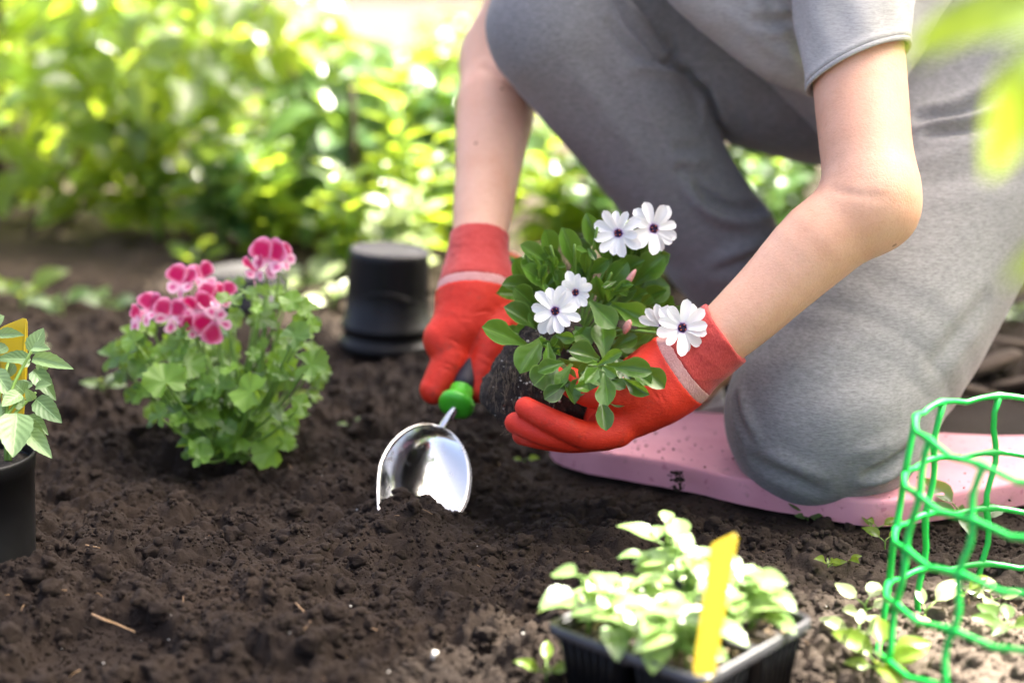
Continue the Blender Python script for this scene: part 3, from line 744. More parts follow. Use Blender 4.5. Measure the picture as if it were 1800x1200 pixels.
# near hand: palm up, cradling the root ball
Lh = Sdf(); toC = np.array((0, -1, .25)); toC /= np.linalg.norm(toC)
Lh.chain([wriL+(elbL-wriL)*.10, A(1222, 632, 1.672), A(1180, 662, 1.68)], [.0345, .0335, .034], .012)
Lh.chain([A(1180, 662, 1.68), A(1125, 698, 1.685), A(1075, 742, 1.69)], [.034, .033, .021], .02)
Lh.cone(A(1150, 700, 1.665), A(1060, 757, 1.665), .024, .016, .02)
Lh.cone(A(1175, 655, 1.70), A(1090, 690, 1.715), .03, .025, .02)
Lh.cone(A(1110, 712, 1.705), A(1066, 742, 1.705), .027, .021, .015)
Lh.chain([A(1085, 758, 1.660), A(1034, 765, 1.650), A(975, 742, 1.645), A(924, 716, 1.662)], [.0150, .0128, .0112, .0098], .006)   # index
Lh.chain([A(1062, 764, 1.668), A(1008, 769, 1.662), A(957, 762, 1.660), A(906, 743, 1.676)], [.0145, .0125, .0110, .0098], .004)  # middle
Lh.chain([A(1055, 766, 1.68), A(1005, 774, 1.675), A(955, 770, 1.676), A(918, 764, 1.692)], [.0140, .0115, .0105, .0092], .004)    # ring
Lh.chain([A(1060, 762, 1.70), A(1015, 772, 1.70), A(970, 772, 1.70), A(945, 765, 1.712)], [.0130, .0105, .0095, .0085], .004)      # little
Lh.chain([A(1140, 672, 1.665), A(1090, 688, 1.648), A(1035, 686, 1.646), A(988, 662, 1.662)], [.024, .0185, .0152, .0125], .010)   # thumb
def knuckle(Sd, p, ang, w=13):
    q = Sd.trace(*p); dx, dy = math.cos(ang)*w, math.sin(ang)*w; a_, b_ = Sd.trace(p[0]-dx, p[1]-dy), Sd.trace(p[0]+dx, p[1]+dy)
    if a_ and b_: Sd.chain([np.array(a_), np.array(q), np.array(b_)], [.0006, .0010, .0006], .0025, 's')
for kp, ka in (((972, 738), 2.1), ((980, 741), 2.1), ((1030, 762), 1.9), ((1036, 686), 1.7), ((1044, 690), 1.7), ((1090, 690), 1.5), ((955, 762), 2.0), ((1150, 690), 1.0), ((1165, 700), 1.0)): knuckle(Lh, kp, ka)
split_glove(Lh, A(1262, 600, 1.67), A(1192, 648, 1.68), .0016, A(1281, 592, 1.665), .012)
# far hand: closed round the trowel handle
Rh = Sdf()
Rh.chain([wriR+(elbR-wriR)*.16, wriR, A(838, 480, 1.885), A(834, 520, 1.875)], [.0335, .0335, .037, .038], .012)
Rh.chain([A(834, 515, 1.875), A(812, 570, 1.858), A(782, 596, 1.85)], [.035, .031, .021], .02)
Rh.chain([A(850, 515, 1.875), A(852, 570, 1.865)], [.034, .026], .02)
Rh.cone(A(880, 535, 1.88), A(872, 590, 1.87), .022, .02, .02)
Rh.chain([A(784, 596, 1.852), A(792, 628, 1.846), A(780, 656, 1.842), A(764, 684, 1.838)], [.0225, .0205, .0180, .0155], .008)    # index along the handle
Rh.chain([A(886, 548, 1.868), A(872, 590, 1.845), A(852, 640, 1.840), A(839, 686, 1.836)], [.022, .0175, .0155, .0125], .007)    # thumb
Rh.chain([A(800, 600, 1.868), A(815, 628, 1.895), A(858, 622, 1.905), A(872, 600, 1.885)], [.018, .0135, .012, .0105], .004)
Rh.chain([A(800, 585, 1.875), A(818, 602, 1.912), A(866, 590, 1.920), A(884, 565, 1.90)], [.018, .0135, .012, .0105], .004)
Rh.chain([A(805, 565, 1.885), A(822, 572, 1.925), A(872, 555, 1.932), A(892, 535, 1.915)], [.017, .0125, .011, .0095], .004)
for kp, ka in (((786, 640), .3), ((784, 648), .3), ((856, 628), .5), ((852, 640), .5), ((800, 600), .5), ((815, 560), .1), ((845, 548), -.1)): knuckle(Rh, kp, ka, 16)
split_glove(Rh, wriR, A(835, 521, 1.875), .0017, A(845, 411, 1.90), .011)

# sneaker of the raised leg, toe on the pad
sd = toeR-ankR; sd[2] = 0; sd /= np.linalg.norm(sd); sz = .036
tip = np.array(G(1162, 722, .022)); tip[1] += .022; sz = -.002; sd = tip-ankR; sd[2] = 0; sd /= np.linalg.norm(sd); tip[2] = sz; heel = tip-sd*.245
K = Sdf().chain([heel+[0, 0, .04], heel+sd*.07+[0, 0, .045], heel+sd*.14+[0, 0, .036], tip-sd*.045+[0, 0, .03]], [.034, .038, .038, .033], .02).cone(ankR, heel+sd*.05+[0, 0, .06], .043, .04, .02)
K.plane([0, 0, sz+.018], (0, 0, -1))
M_shoe = plain_mat('dark_shoe_textile', (.03, .03, .034), .75, .3, .3, 200, 500, .3); M_rub = plain_mat('white_rubber', (.72, .72, .74), .55, .4, .08)
shoe = obj('sneaker', K.mesh(.004, 'sneaker', M_shoe), person)
K2 = Sdf().chain([heel+[0, 0, .02], heel+sd*.08+[0, 0, .02], heel+sd*.15+[0, 0, .02], tip-sd*.04+[0, 0, .02]], [.037, .040, .043, .037], .02); K2.plane([0, 0, sz+.022], (0, 0, 1)).plane([0, 0, sz], (0, 0, -1))
obj('sole', K2.mesh(.004, 'sole', M_rub), shoe)
K3 = Sdf().cone(tip-sd*.065+[0, 0, .026], tip-sd*.042+[0, 0, .024], .039, .0365, .02); K3.plane([0, 0, sz+.020], (0, 0, -1))
obj('toe_cap', K3.mesh(.004, 'toe_cap', M_rub), shoe)
lat = np.cross(sd, [0, 0, 1.])
for k in range(4):
    c = heel+sd*(.075+.024*k)+np.array([0, 0, .044]); st = []
    for a in np.linspace(-80, 80, 13):
        dr = lat*math.sin(R(a))+np.array([0, 0, 1.])*math.cos(R(a))-sd*.25*math.sin(R(a)); dr /= np.linalg.norm(dr); t = .01
        for _ in range(50):
            dv = K.ev((c+dr*t)[None])[0]
            if dv > -.0004: break
            t += -dv*.8
        st.append(Vector(c+dr*(t+.0005)))
    MB().tube(st, .0052, 6).build('stripe', M_rub, shoe)

# ------------------------------------------------------------------ trowel
tip_t, col_t, end_t = P(716, 925, 1.712), P(801, 714, 1.806), P(898, 458, 1.955)
neck_t = P(768, 768, 1.79)
trowel = thing('trowel', tip_t, 'shiny steel hand trowel with black grip and green collar dug into soil', 'trowel')
axv = (neck_t-tip_t).normalized(); cv = (CAMV-neck_t).normalized(); nv = (cv-axv*cv.dot(axv)).normalized(); lv = axv.cross(nv)
nv = (nv*math.cos(.16)+lv*math.sin(.16)); lv = axv.cross(nv)
def blade():
    L = (neck_t-tip_t).length+.03; nt, ns = 44, 30; v = []; f = []; W = .0490
    for i in range(nt+1):
        t = i/nt; te = t*t*.35+t*.65
        if te < .50: w = W*math.sqrt(max(0, 1-((.50-te)/.50)**2))
        else: w = W*(1-.45*((te-.50)/.50)**1.5)
        if te > .86: w *= math.sqrt(max(0.0, 1-((te-.86)/.14)**2))*.999+.001
        for j in range(ns+1):
            s = 2*j/ns-1
            dep = .030*(1-abs(s)**2.2)*min(1, (w/W)**1.1)*(1-.35*te)
            p = neck_t+axv*(.006)-axv*te*L+lv*(s*w)-nv*(dep-.012)
            v.append(p)
    for i in range(nt):
        for j in range(ns): a = i*(ns+1)+j; f.append((a, a+1, a+ns+2, a+ns+1))
    o = obj('blade', make_mesh('blade', v, f, M_steel), trowel)
    m = o.modifiers.new('thick', 'SOLIDIFY'); m.thickness = .0016; m.offset = -1
    rim = [v[i*(ns+1)] for i in range(nt, 0, -1)]+[v[i*(ns+1)+ns] for i in range(0, nt+1)]
    MB().tube(rim[3:-3], .0005, 6).build('blade_rim', M_steel, trowel)
blade()
MB().tube(curve_pts([neck_t-nv*.012-axv*.012, neck_t-nv*.004+axv*.004, lerp(neck_t, col_t, .6)-nv*.001, col_t], 14), [.0042]*4+[.0046]*10, 10).build('neck', M_steel, trowel)
hx = (end_t-col_t).normalized(); Mh = Matrix.Translation(col_t) @ hx.to_track_quat('Z', 'Y').to_matrix().to_4x4(); HL = (end_t-col_t).length
MB().lathe([(.0001, -.004), (.012, -.004), (.0185, -.0015), (.0195, .003), (.0185, .008), (.0145, .011), (.0130, .014), (.0128, .023), (.0122, .025), (.0001, .025)], 36, Mh).build('collar', M_green, trowel)
MB().lathe([(.0001, .022), (.0105, .022), (.0115, .035), (.0135, .06), (.0145, .09), (.0135, .12), (.0125, HL-.03), (.0135, HL-.012), (.0001, HL-.012)], 28, Mh).build('handle', M_grip, trowel)
MB().lathe([(.0001, HL-.0125), (.0138, HL-.0125), (.0138, HL-.007), (.0130, HL-.006)], 28, Mh).build('end_ring', M_green, trowel)
MB().lathe([(.0135, HL-.0065), (.0138, HL-.004), (.0125, HL+.003), (.008, HL+.006), (.0001, HL+.007)], 28, Mh).build('end_cap', M_orange, trowel)
# ------------------------------------------------------------------ leaf shapes (unit leaves: y 0..1, x within +-.5)
def sheet(name, prof, mat, nt=8, ns=4, fold=.15, curl=.1, wave=.0, serr=0.0, nser=8, seed=0, twist=0.0, cup=0.0):
    r = random.Random(seed); ph = r.random()*6; ph2 = r.random()*6; v = []; uv = []; f = []
    for i in range(nt+1):
        t = .5*i/nt+.5*math.sin(math.pi/2*i/nt); w = prof(t)*.5
        for j in range(ns+1):
            s = 2*j/ns-1; e = abs(s)
            ws = w*(1+(serr*(1 if (i % 2) else -1) if e > .99 and 0 < i < nt else 0))
            x = s*ws; z = fold*abs(x)-curl*t*t+cup*x*x*4+wave*e*math.sin(t*9+ph+(2 if s > 0 else 0))+wave*.6*math.sin(t*5+ph2)*t
            xa = x*math.cos(twist*t)-z*math.sin(twist*t)*.3
            v.append((xa, t, z)); uv.append(((s+1)/2, t))
    for i in range(nt):
        for j in range(ns): a = i*(ns+1)+j; f.append((a, a+1, a+ns+2, a+ns+1))
    return make_mesh(name, v, f, mat, uv)
def p_spat(t): return min(1, (.20+.80*min(1, (t/.62))**1.5))*(math.sqrt(max(0, 1-max(0, (t-.66)/.34)**2.4))) if t > 0 else .18
def p_oval(t): return math.sin(math.pi*min(1, max(0.02, t))**.82)**.8 if 0 < t < 1 else .02
def p_ov2(t): return (math.sin(math.pi*t**.70)**.75 if 0 < t < 1 else .03)
def p_lance(t): return (math.sin(math.pi*t**.75)**.95 if 0 < t < 1 else .02)
def p_petal(t): return (.34+.66*min(1, t/.6)**.9)*(math.sqrt(max(0, 1-max(0, (t-.70)/.30)**2.0)))+.01
def p_pel(t): return (.14+.9*min(1, t/.55)**1.1)*(math.sqrt(max(0, 1-max(0, (t-.62)/.38)**2.6)))+.01
def round_leaf(name, mat, seed, lobes=5, n=30):
    r = random.Random(seed); v = [(0, .42, .0)]; uv = [(.5, .42)]; f = []; ph = r.random()*6
    R_ = (.45, .8, 1.0)
    for rr in R_:
        for k in range(n):
            a = -math.pi/2+2*math.pi*(k+.5)/n; da = abs((a+math.pi/2+math.pi) % (2*math.pi)-math.pi)
            notch = 1-.75*math.exp(-(da/.32)**2)
            rad = .5*rr*(1+.07*math.cos(lobes*(a-math.pi/2))*rr+(.05*(1 if k % 2 else -1)+.03*r.uniform(-1, 1))*(rr > .9))*(notch if rr > .5 else .5+.5*notch)
            z = rr*rr*(.10*math.sin(3*a+ph)+.06*math.sin(7*a+ph*2))+.10*rr
            v.append((rad*math.cos(a), .45+rad*math.sin(a), z*.9)); uv.append((.5+.5*rr*math.cos(a), .5+.5*rr*math.sin(a)))
    for k in range(n): f.append((0, 1+k, 1+(k+1) % n))
    for q in range(2):
        for k in range(n): f.append((1+q*n+k, 1+(q+1)*n+k, 1+(q+1)*n+(k+1) % n, 1+q*n+(k+1) % n))
    return make_mesh(name, v, f, mat, uv)
L_osteo = [sheet('leaf', p_spat, M_oleaf, 10, 6, .22+.1*k, .05+.06*k, .012, seed=k) for k in range(4)]
L_mint = [sheet('leaf', p_ov2, M_mint, 14, 6, .25, .10+.08*k, .015, .04, seed=k+10) for k in range(4)]
L_seed = [sheet('leaf', p_oval, M_seed, 9, 4, .20, .10+.10*k, .012, seed=k+20) for k in range(4)]
L_bush = [sheet('leaf', p_ov2, M_bush, 8, 4, .25, .10+.10*k, .03, .08, seed=k+30) for k in range(4)]
L_broad = [sheet('leaf', p_oval, M_bush2, 7, 4, .2, .15+.1*k, .02, seed=k+40) for k in range(4)]
L_lance = [sheet('leaf', p_lance, M_bush, 8, 4, .3, .2+.12*k, .02, seed=k+50) for k in range(3)]
L_pale = [sheet('leaf', p_oval, M_pale, 7, 4, .15, .12+.1*k, .02, seed=k+60) for k in range(3)]
L_fore = [sheet('leaf', p_oval, M_fore, 8, 4, .2, .2+.1*k, .03, seed=k+70) for k in range(3)]
L_pel = [round_leaf('leaf', M_pleaf, k) for k in range(5)]
L_petal = [sheet('petal', p_petal, M_white, 7, 4, -.05, -.05+.09*k, .008, seed=k+80, cup=.12) for k in range(4)]
L_pup = [sheet('petal', p_pel, M_pup, 8, 6, -.05, .10, .07, seed=k+90) for k in range(2)]
L_plo = [sheet('petal', p_pel, M_plo, 8, 6, -.05, .18, .07, seed=k+95) for k in range(2)]
def leaf(me, parent, base, tip, W, hint, roll=0.0, name='leaf'):
    return obj(name, me, parent, place(Vector(base), Vector(tip), Vector(hint), W, roll=roll))
def stem(parent, ctrl, r0, r1, mat=M_stem, n=10, name='stem', sides=7):
    pts = curve_pts(ctrl, n); return MB().tube(pts, [r0+(r1-r0)*i/(n-1) for i in range(n)], sides).build(name, mat, parent)
UP = Vector((0, 0, 1)); TC = Vector((0, -.97, .25))

# ------------------------------------------------------------------ white daisy plant with its root ball
ball_b, ball_t = P(908, 708, 1.735), P(1004, 612, 1.735)
daisy = thing('daisy_plant', ball_b, 'white purple-eyed daisy plant with bare root ball cradled in the red gloves', 'potted plant')
RB = Sdf(); bx = np.array((ball_t-ball_b).normalized())
RB.chain([np.array(ball_b)+bx*.008, np.array(ball_b)*.5+np.array(ball_t)*.5, np.array(ball_t)+bx*.004], [.042, .049, .050], .015)
RB.cone(P(960, 722, 1.742), P(1008, 712, 1.742), .034, .036, .02)
RB.plane(np.array(ball_b)-bx*.024, -bx).plane(np.array(ball_t)+bx*.022, bx)
def root_disp(v, f):
    n = normals(v, f); return v+n*(.0024*fbm(v[:, 0], v[:, 1], v[:, 2], 70, 4)+.0014*vnoise(v[:, 0]*400, v[:, 1]*400, v[:, 2]*400))[:, None]
rb = obj('root_ball', RB.mesh(.0022, 'root_ball', M_root, root_disp), daisy)
# perlite specks and hair roots on the ball
pp, rr = [], []
rq = random.Random(4)
while len(pp) < 130:
    px, py = rq.gauss(950, 32), rq.gauss(672, 36); q = RB.trace(px, py)
    if q is not None and (q-ball_b).length < .11: pp.append(tuple(q)); rr.append(.0006+.0014*rq.random()**2.5)
v, f = scatter(np.array(pp), np.array(rr), ICO_V, ICO_F); tag(obj('perlite_specks', make_mesh('perlite_specks', v, f, M_perl, smooth=False), daisy), kind='stuff')
mb = MB(); M_rootlet = plain_mat('pale_root', (.17, .13, .09), .8, .3, .3, 200)
for k in range(60):
    x0, y0 = rq.uniform(862, 935), rq.uniform(625, 765); pts = []
    ang = rq.uniform(1.25, 2.0)
    for i in range(7):
        q = RB.trace(x0+i*rq.uniform(3, 7)*math.cos(ang), y0+i*rq.uniform(3, 7)*math.sin(ang))
        if q is None or (q-ball_b).length > .12: break
        pts.append(q+(CAMV-q).normalized()*.0008)
    if len(pts) > 3: mb.tube(pts, .00024, 4)
for k in range(26):
    x0, y0 = rq.uniform(890, 925), rq.uniform(735, 762); q = RB.trace(x0, y0)
    if q is None: continue
    pts = [q]
    for i in range(5): pts.append(pts[-1]+Vector((rq.uniform(-.004, .003), rq.uniform(-.004, .002), rq.uniform(-.003, .0015))))
    mb.tube(pts, .00024, 4)
tag(mb.build('hair_roots', M_rootlet, daisy), kind='stuff')
crown = P(1015, 600, 1.735)
def Zp(x, y): return 700+x/2.6667, 350+y/2.6667
OL = [ # base, tip, width (crop px), depth base, depth tip, tilt towards viewer
 (600,685,400,598,92,1.70,1.665),(645,505,550,418,82,1.72,1.70),(655,612,515,500,88,1.71,1.69),(685,425,594,263,68,1.72,1.71),(692,372,668,288,48,1.72,1.715),
 (845,355,778,142,82,1.74,1.715),(895,305,832,198,88,1.76,1.75),(978,292,884,82,74,1.77,1.75),(878,352,880,254,46,1.72,1.70),(900,352,978,288,58,1.72,1.70),
 (980,322,1082,232,70,1.75,1.735),(1070,295,1168,214,60,1.755,1.745),(955,445,1072,296,82,1.72,1.70),(1095,405,1238,268,112,1.74,1.72),(1115,485,1262,398,118,1.76,1.75),
 (1000,492,1178,572,88,1.70,1.675),(898,478,1017,598,88,1.69,1.66),(968,755,958,578,92,1.69,1.70),(682,650,572,795,102,1.68,1.655),(702,672,708,792,48,1.67,1.655),
 (742,768,638,872,112,1.685,1.67),(745,752,802,888,92,1.68,1.66),(748,752,902,856,95,1.68,1.67),(942,752,822,702,92,1.665,1.645),(930,782,1047,712,46,1.655,1.635),
 (982,782,1182,802,80,1.655,1.635),(1128,782,1242,872,82,1.68,1.66),(938,792,888,845,56,1.655,1.635),(968,815,982,962,82,1.655,1.63),(952,925,976,1075,66,1.655,1.635),
 (922,868,842,882,46,1.675,1.655),(1058,842,1158,912,54,1.66,1.64),(958,782,1022,828,40,1.65,1.63),(815,600,905,668,82,1.69,1.67),(655,602,618,535,42,1.70,1.69),
 (760,355,738,298,46,1.73,1.72),(1100,685,1198,598,82,1.72,1.71),(1120,742,1208,772,62,1.70,1.69),(1178,742,1272,690,62,1.70,1.69),(782,722,758,632,88,1.71,1.70),
 (882,682,838,618,92,1.71,1.70),(742,640,822,655,46,1.675,1.66),(820,520,700,370,70,1.74,1.725),(960,470,925,380,60,1.72,1.70),(1010,450,1080,425,40,1.71,1.69),
 (985,480,1000,420,36,1.70,1.685),(700,400,735,345,40,1.72,1.715),(1090,470,1160,440,60,1.74,1.73),(1130,500,1190,455,44,1.73,1.72),(905,600,1000,560,80,1.73,1.72),
 (1010,560,1130,500,90,1.75,1.74),(1040,620,1120,700,90,1.73,1.72),(800,480,760,420,70,1.74,1.735),(860,560,790,520,80,1.74,1.73),(940,640,1060,660,85,1.73,1.72),
 (1080,560,1210,540,80,1.75,1.74),(900,420,850,330,60,1.74,1.73),(1040,400,1110,330,70,1.755,1.745),(760,560,680,520,70,1.73,1.72),(1010,700,1110,640,80,1.71,1.70),
 (870,740,820,790,70,1.69,1.68),(1000,850,1060,880,50,1.67,1.655),(1090,800,1180,860,60,1.675,1.66),(640,540,580,470,55,1.725,1.715),(720,620,660,560,50,1.70,1.69)]
for i, (bx_, by_, tx, ty, w, db, dt) in enumerate(OL):
    if by_ > 660: db -= .022; dt -= .022
    if by_ > 765: db -= .022; dt -= .022
    b = P(*Zp(bx_, by_), db); tpt = P(*Zp(tx, ty), dt); rn = random.Random(i)
    hint = Vector((rn.uniform(-.4, .4), -.95, .40+rn.uniform(-.25, .3)))
    leaf(L_osteo[i % 4], daisy, b, tpt, w/2.6667/FPX*dt*1.30, hint)
for k in range(60):   # inner foliage
    rn = random.Random(k+300); a = rn.uniform(0, 6.28); q = math.sqrt(rn.random()); cx, cy = 1035+115*q*math.cos(a), 555+120*q*math.sin(a); d_ = rn.uniform(1.715, 1.77)
    if cy < 470: continue
    a2 = math.atan2(cy-570, cx-1030)+rn.uniform(-.7, .7); L_ = rn.uniform(45, 78); b = P(cx, cy, d_+.015); tp = P(cx+L_*math.cos(a2), cy+L_*math.sin(a2)*.9-8, d_-.01)
    leaf(L_osteo[k % 4], daisy, b, tp, rn.uniform(26, 38)/FPX*d_*1.2, Vector((rn.uniform(-.5, .5), -.8, .55)))
for k in range(16):   # low front shoots over the glove
    rn = random.Random(k+700); cx, cy = rn.uniform(985, 1110), rn.uniform(630, 680); a2 = rn.uniform(.2, 2.9); L_ = rn.uniform(38, 66); d_ = rn.uniform(1.615, 1.645)
    leaf(L_osteo[k % 4], daisy, P(cx, cy, d_+.012), P(cx+L_*math.cos(a2), cy+L_*math.sin(a2)*.8, d_), rn.uniform(24, 34)/FPX*d_*1.2, Vector((rn.uniform(-.5, .5), -.8, .6)))
# stems to the leaf rosettes and the flowers
def osteo_flower(c, n, rad, npet, seed, cup=.0, disc=.14):
    r = random.Random(seed); n = Vector(n).normalized(); u = n.orthogonal().normalized(); w = n.cross(u)
    me = MB(); Mx = Matrix.Translation(c) @ n.to_track_quat('Z', 'Y').to_matrix().to_4x4()
    prof = [(.0001, -.0032), (rad*disc*.8, -.003), (rad*disc*1.05, -.0002), (rad*disc, .0018), (rad*disc*.62, .0030), (rad*disc*.5, .0022), (.0001, .0026)]
    fl = me.lathe(prof, 18, Mx).build('flower', M_disc, daisy)
    for k in range(npet):
        a = 2*math.pi*k/npet+r.uniform(-.15, .15); dr = u*math.cos(a)+w*math.sin(a); L = rad*r.uniform(.84, 1.08)
        up = cup+r.uniform(-.16, .24)+(.5 if r.random() < .06 else 0)
        b = c+dr*rad*disc*.62+n*.0003*(k % 2); tp = c+(dr*math.cos(up)+n*math.sin(up))*L
        leaf(L_petal[(k+seed) % 4], fl, b, tp, L*r.uniform(.35, .46), n-dr*math.sin(up), r.uniform(-.25, .25), 'petal')
    for k in range(11):        # pollen florets round the eye
        a = 2*math.pi*k/11; q = c+(u*math.cos(a)+w*math.sin(a))*rad*disc*.75+n*.002
        MB().tube([q, q+n*.0014], [.0007, .0004], 5).build('floret', M_disc if k % 3 else M_orange, fl)
    return fl
FL = [((1087, 410), 1.705, (-.30, -.85, .30), 45, 11, .18), ((1149, 402), 1.712, (.28, -.9, .22), 50, 12, .12), ((976, 547), 1.655, (-.10, -.95, .28), 45, 12, .06),
      ((1012, 514), 1.675, (-.25, -.75, .28), 38, 12, .42), ((1199, 576), 1.632, (.22, -.92, .30), 52, 13, .14)]
for i, (c, d, n, rp, npet, cup) in enumerate(FL):
    cc = P(*c, d); osteo_flower(cc, n, rp/FPX*d, npet, i, cup)
    nn = Vector(n).normalized(); stem(daisy, [cc-nn*.003, cc-nn*.018-UP*.006, cc*.45+crown*.55+Vector((0, .0, .005)), crown], .0013, .0022)
    MB().lathe([(.0012, -.014), (.0042, -.009), (.0052, -.0032), (.0035, -.002)], 12, Matrix.Translation(cc) @ nn.to_track_quat('Z', 'Y').to_matrix().to_4x4()).build('calyx', M_stem, daisy)
# a half-open pale bloom behind the right flower
cc = P(1163, 572, 1.66); 
for k in range(6):
    a = -1.2+k*.55; leaf(L_petal[k % 4], daisy, cc, cc+Vector((math.sin(a)*.020-.004, -.003*k, math.cos(a)*.022)), .009, Vector((0, -1, .1)), 0, 'petal')
stem(daisy, [cc, P(1140, 600, 1.68), P(1090, 640, 1.70), crown], .0012, .002)
for (x, y, d, L, w, dx, dy) in ((1107, 490, 1.70, 27, 10, 18, -28), (1092, 670, 1.63, 14, 11, 6, -12), (1102, 575, 1.68, 18, 13, 10, -22)):   # faded rolled blooms
    b = P(x-dx*.5, y-dy*.5, d); e_ = P(x+dx*.6, y+dy*.6, d-.006); m = (b+e_)/2
    o = MB().tube(curve_pts([b, lerp(b, m, .6), m, lerp(m, e_, .6), e_], 9), [w*q/FPX*d*.55 for q in (.35, .7, .95, 1, 1, .9, .75, .5, .2)], 9).build('faded_bud', M_obud, daisy)
    stem(daisy, [b, lerp(b, crown, .35)+Vector((0, 0, -.004)), crown], .0012, .002)
for tgt in ((968, 432), (870, 600), (1055, 645), (1120, 670), (1075, 480), (1010, 430), (945, 600), (1050, 400)):
    stem(daisy, [P(*tgt, 1.70), (P(*tgt, 1.71)+crown)/2+Vector((0, .01, -.004)), crown], .0014, .0026)
for k in range(34):   # young leaves at the shoot tips
    cx, cy, d = random.choice([(955, 495, 1.70), (968, 612, 1.66), (1055, 645, 1.64), (1035, 440, 1.705), (1085, 510, 1.69), (1095, 690, 1.645), (970, 475, 1.715)])
    a = random.uniform(0, 6.28); b = P(cx+random.gauss(0, 5), cy+random.gauss(0, 5), d); tp = P(cx+22*math.cos(a)*random.uniform(.5, 1.2), cy+22*math.sin(a)*random.uniform(.5, 1.1)-6, d-.012)
    leaf(L_osteo[k % 4], daisy, b, tp, (tp-b).length*.42, Vector((random.uniform(-.4, .4), -.8, .6)))

# ------------------------------------------------------------------ pelargonium planted in the bed
pb = onsoil(405, 812); pel = thing('pelargonium', pb, 'pelargonium with crimson and pink flowers planted in the bed', 'flowering plant')
rp = random.Random(11)
def in_env(px, py):
    return ((px-388)/192)**2+((py-655)/165)**2 < 1
heads = []
def pel_leaf(px, py, d, size, dark=False):
    c = P(px, py, d); n = Vector((rp.uniform(-.55, .55)+(px-388)/500, -.6+rp.uniform(-.3, .5), .75+rp.uniform(-.35, .3))).normalized()
    up_ = Vector((rp.uniform(-1, 1), rp.uniform(-.3, .3), rp.uniform(-.2, 1))); up_ = (up_-n*up_.dot(n)).normalized()
    s = size/FPX*d; leaf(rp.choice(L_pel), pel, c-up_*s*.45, c+up_*s*.55, s, n)
    return c-up_*s*.05
for (x, y, s) in ((338, 782, 56), (352, 800, 46), (415, 770, 66), (478, 790, 74), (470, 740, 52), (548, 640, 68), (528, 712, 40), (290, 670, 74), (330, 640, 64), (375, 700, 60), (440, 690, 70), (395, 740, 52), (250, 640, 52), (235, 600, 44), (500, 660, 62), (520, 590, 54),
                  (430, 720, 60), (310, 615, 56), (460, 560, 54), (280, 730, 46), (540, 545, 46)):
    c = pel_leaf(x, y, rp.uniform(1.80, 1.88), s); stem(pel, [c, lerp(c, pb, .45)+Vector((0, 0, -.004)), pb+Vector((rp.uniform(-.01, .01), rp.uniform(-.01, .01), .01))], .0011, .0018, n=7, sides=5)
k = 0
while k < 150:
    px, py = rp.uniform(195, 580), rp.uniform(495, 800)
    if not in_env(px, py): continue
    if py < 560 and (px < 215 or (300 < px < 400 and py < 575)): continue
    if py > 700 and abs(px-395) > 120: continue
    dd = rp.uniform(1.82, 1.98); c = pel_leaf(px, py, dd, rp.uniform(26, 62)*(.75 if py < 600 else 1)); k += 1
    if k % 3 == 0: stem(pel, [c, lerp(c, pb, .5)+Vector((0, 0, -.006)), pb+Vector((rp.uniform(-.012, .012), rp.uniform(-.012, .012), .008))], .0010, .0018, n=7, sides=5)
for (x0, y0) in ((300, 560), (470, 520), (400, 560), (520, 570), (350, 600)):
    stem(pel, [P(x0, y0, 1.88), (P(x0, y0, 1.88)+pb)/2+Vector((.01, 0, 0)), pb], .0022, .0042)
def pel_flower(px, py, d, n, rad, seed, rot=0.0):
    r = random.Random(seed); c = P(px, py, d); n = Vector(n).normalized(); up_ = (UP-n*n.z).normalized(); rt = up_.cross(n); rad = rad/FPX*d*.88
    fl = MB().lathe([(.0001, -.002), (.0016, -.001), (.0012, .001), (.0001, .0016)], 8, Matrix.Translation(c) @ n.to_track_quat('Z', 'Y').to_matrix().to_4x4()).build('flower', M_plo.copy() if False else M_stem, pel)
    for k, a in enumerate((90-34, 90+34, 200, 270, 340)):
        a = R(a+r.uniform(-10, 10)+rot); dr = rt*math.cos(a)+up_*math.sin(a); upper = k < 2
        L = rad*(1.12 if upper else .88)*r.uniform(.92, 1.08); lift = r.uniform(.0, .75)
        tp = c+(dr*math.cos(lift)+n*math.sin(lift))*L
        leaf((L_pup if upper else L_plo)[k % 2], fl, c+n*.0004*k, tp, L*(.95 if upper else .72), n-dr*math.sin(lift), r.uniform(-.6, .6), 'petal')
    stem(pel, [c-n*.001, c-n*.012-UP*.008, c-UP*.04+Vector((.004, .01, 0)), lerp(c, pb, .55)], .0009, .0016, n=8)
for q in ((476, 458, 1.875, (-.25, -.85, .15), 46, 1), (452, 478, 1.88, (-.7, -.6, -.1), 34, 2), (495, 455, 1.89, (.6, -.6, .4), 32, 3), (322, 500, 1.87, (-.3, -.75, .35), 40, 4), (356, 492, 1.885, (.4, -.6, .5), 34, 5),
          (264, 548, 1.86, (-.4, -.7, .4), 36, 6), (300, 556, 1.85, (.3, -.9, .1), 38, 7), (345, 545, 1.855, (-.2, -.9, .1), 36, 8), (372, 528, 1.86, (.3, -.5, .7), 34, 9)): pel_flower(*q)
pel_flower(378, 562, 1.84, (.15, -.95, -.05), 42, 10, 130)
pel_flower(244, 560, 1.87, (-.6, -.6, .2), 30, 11, 20); pel_flower(394, 520, 1.875, (.6, -.6, .2), 28, 12); pel_flower(340, 575, 1.845, (-.1, -.9, -.2), 28, 13, 60)

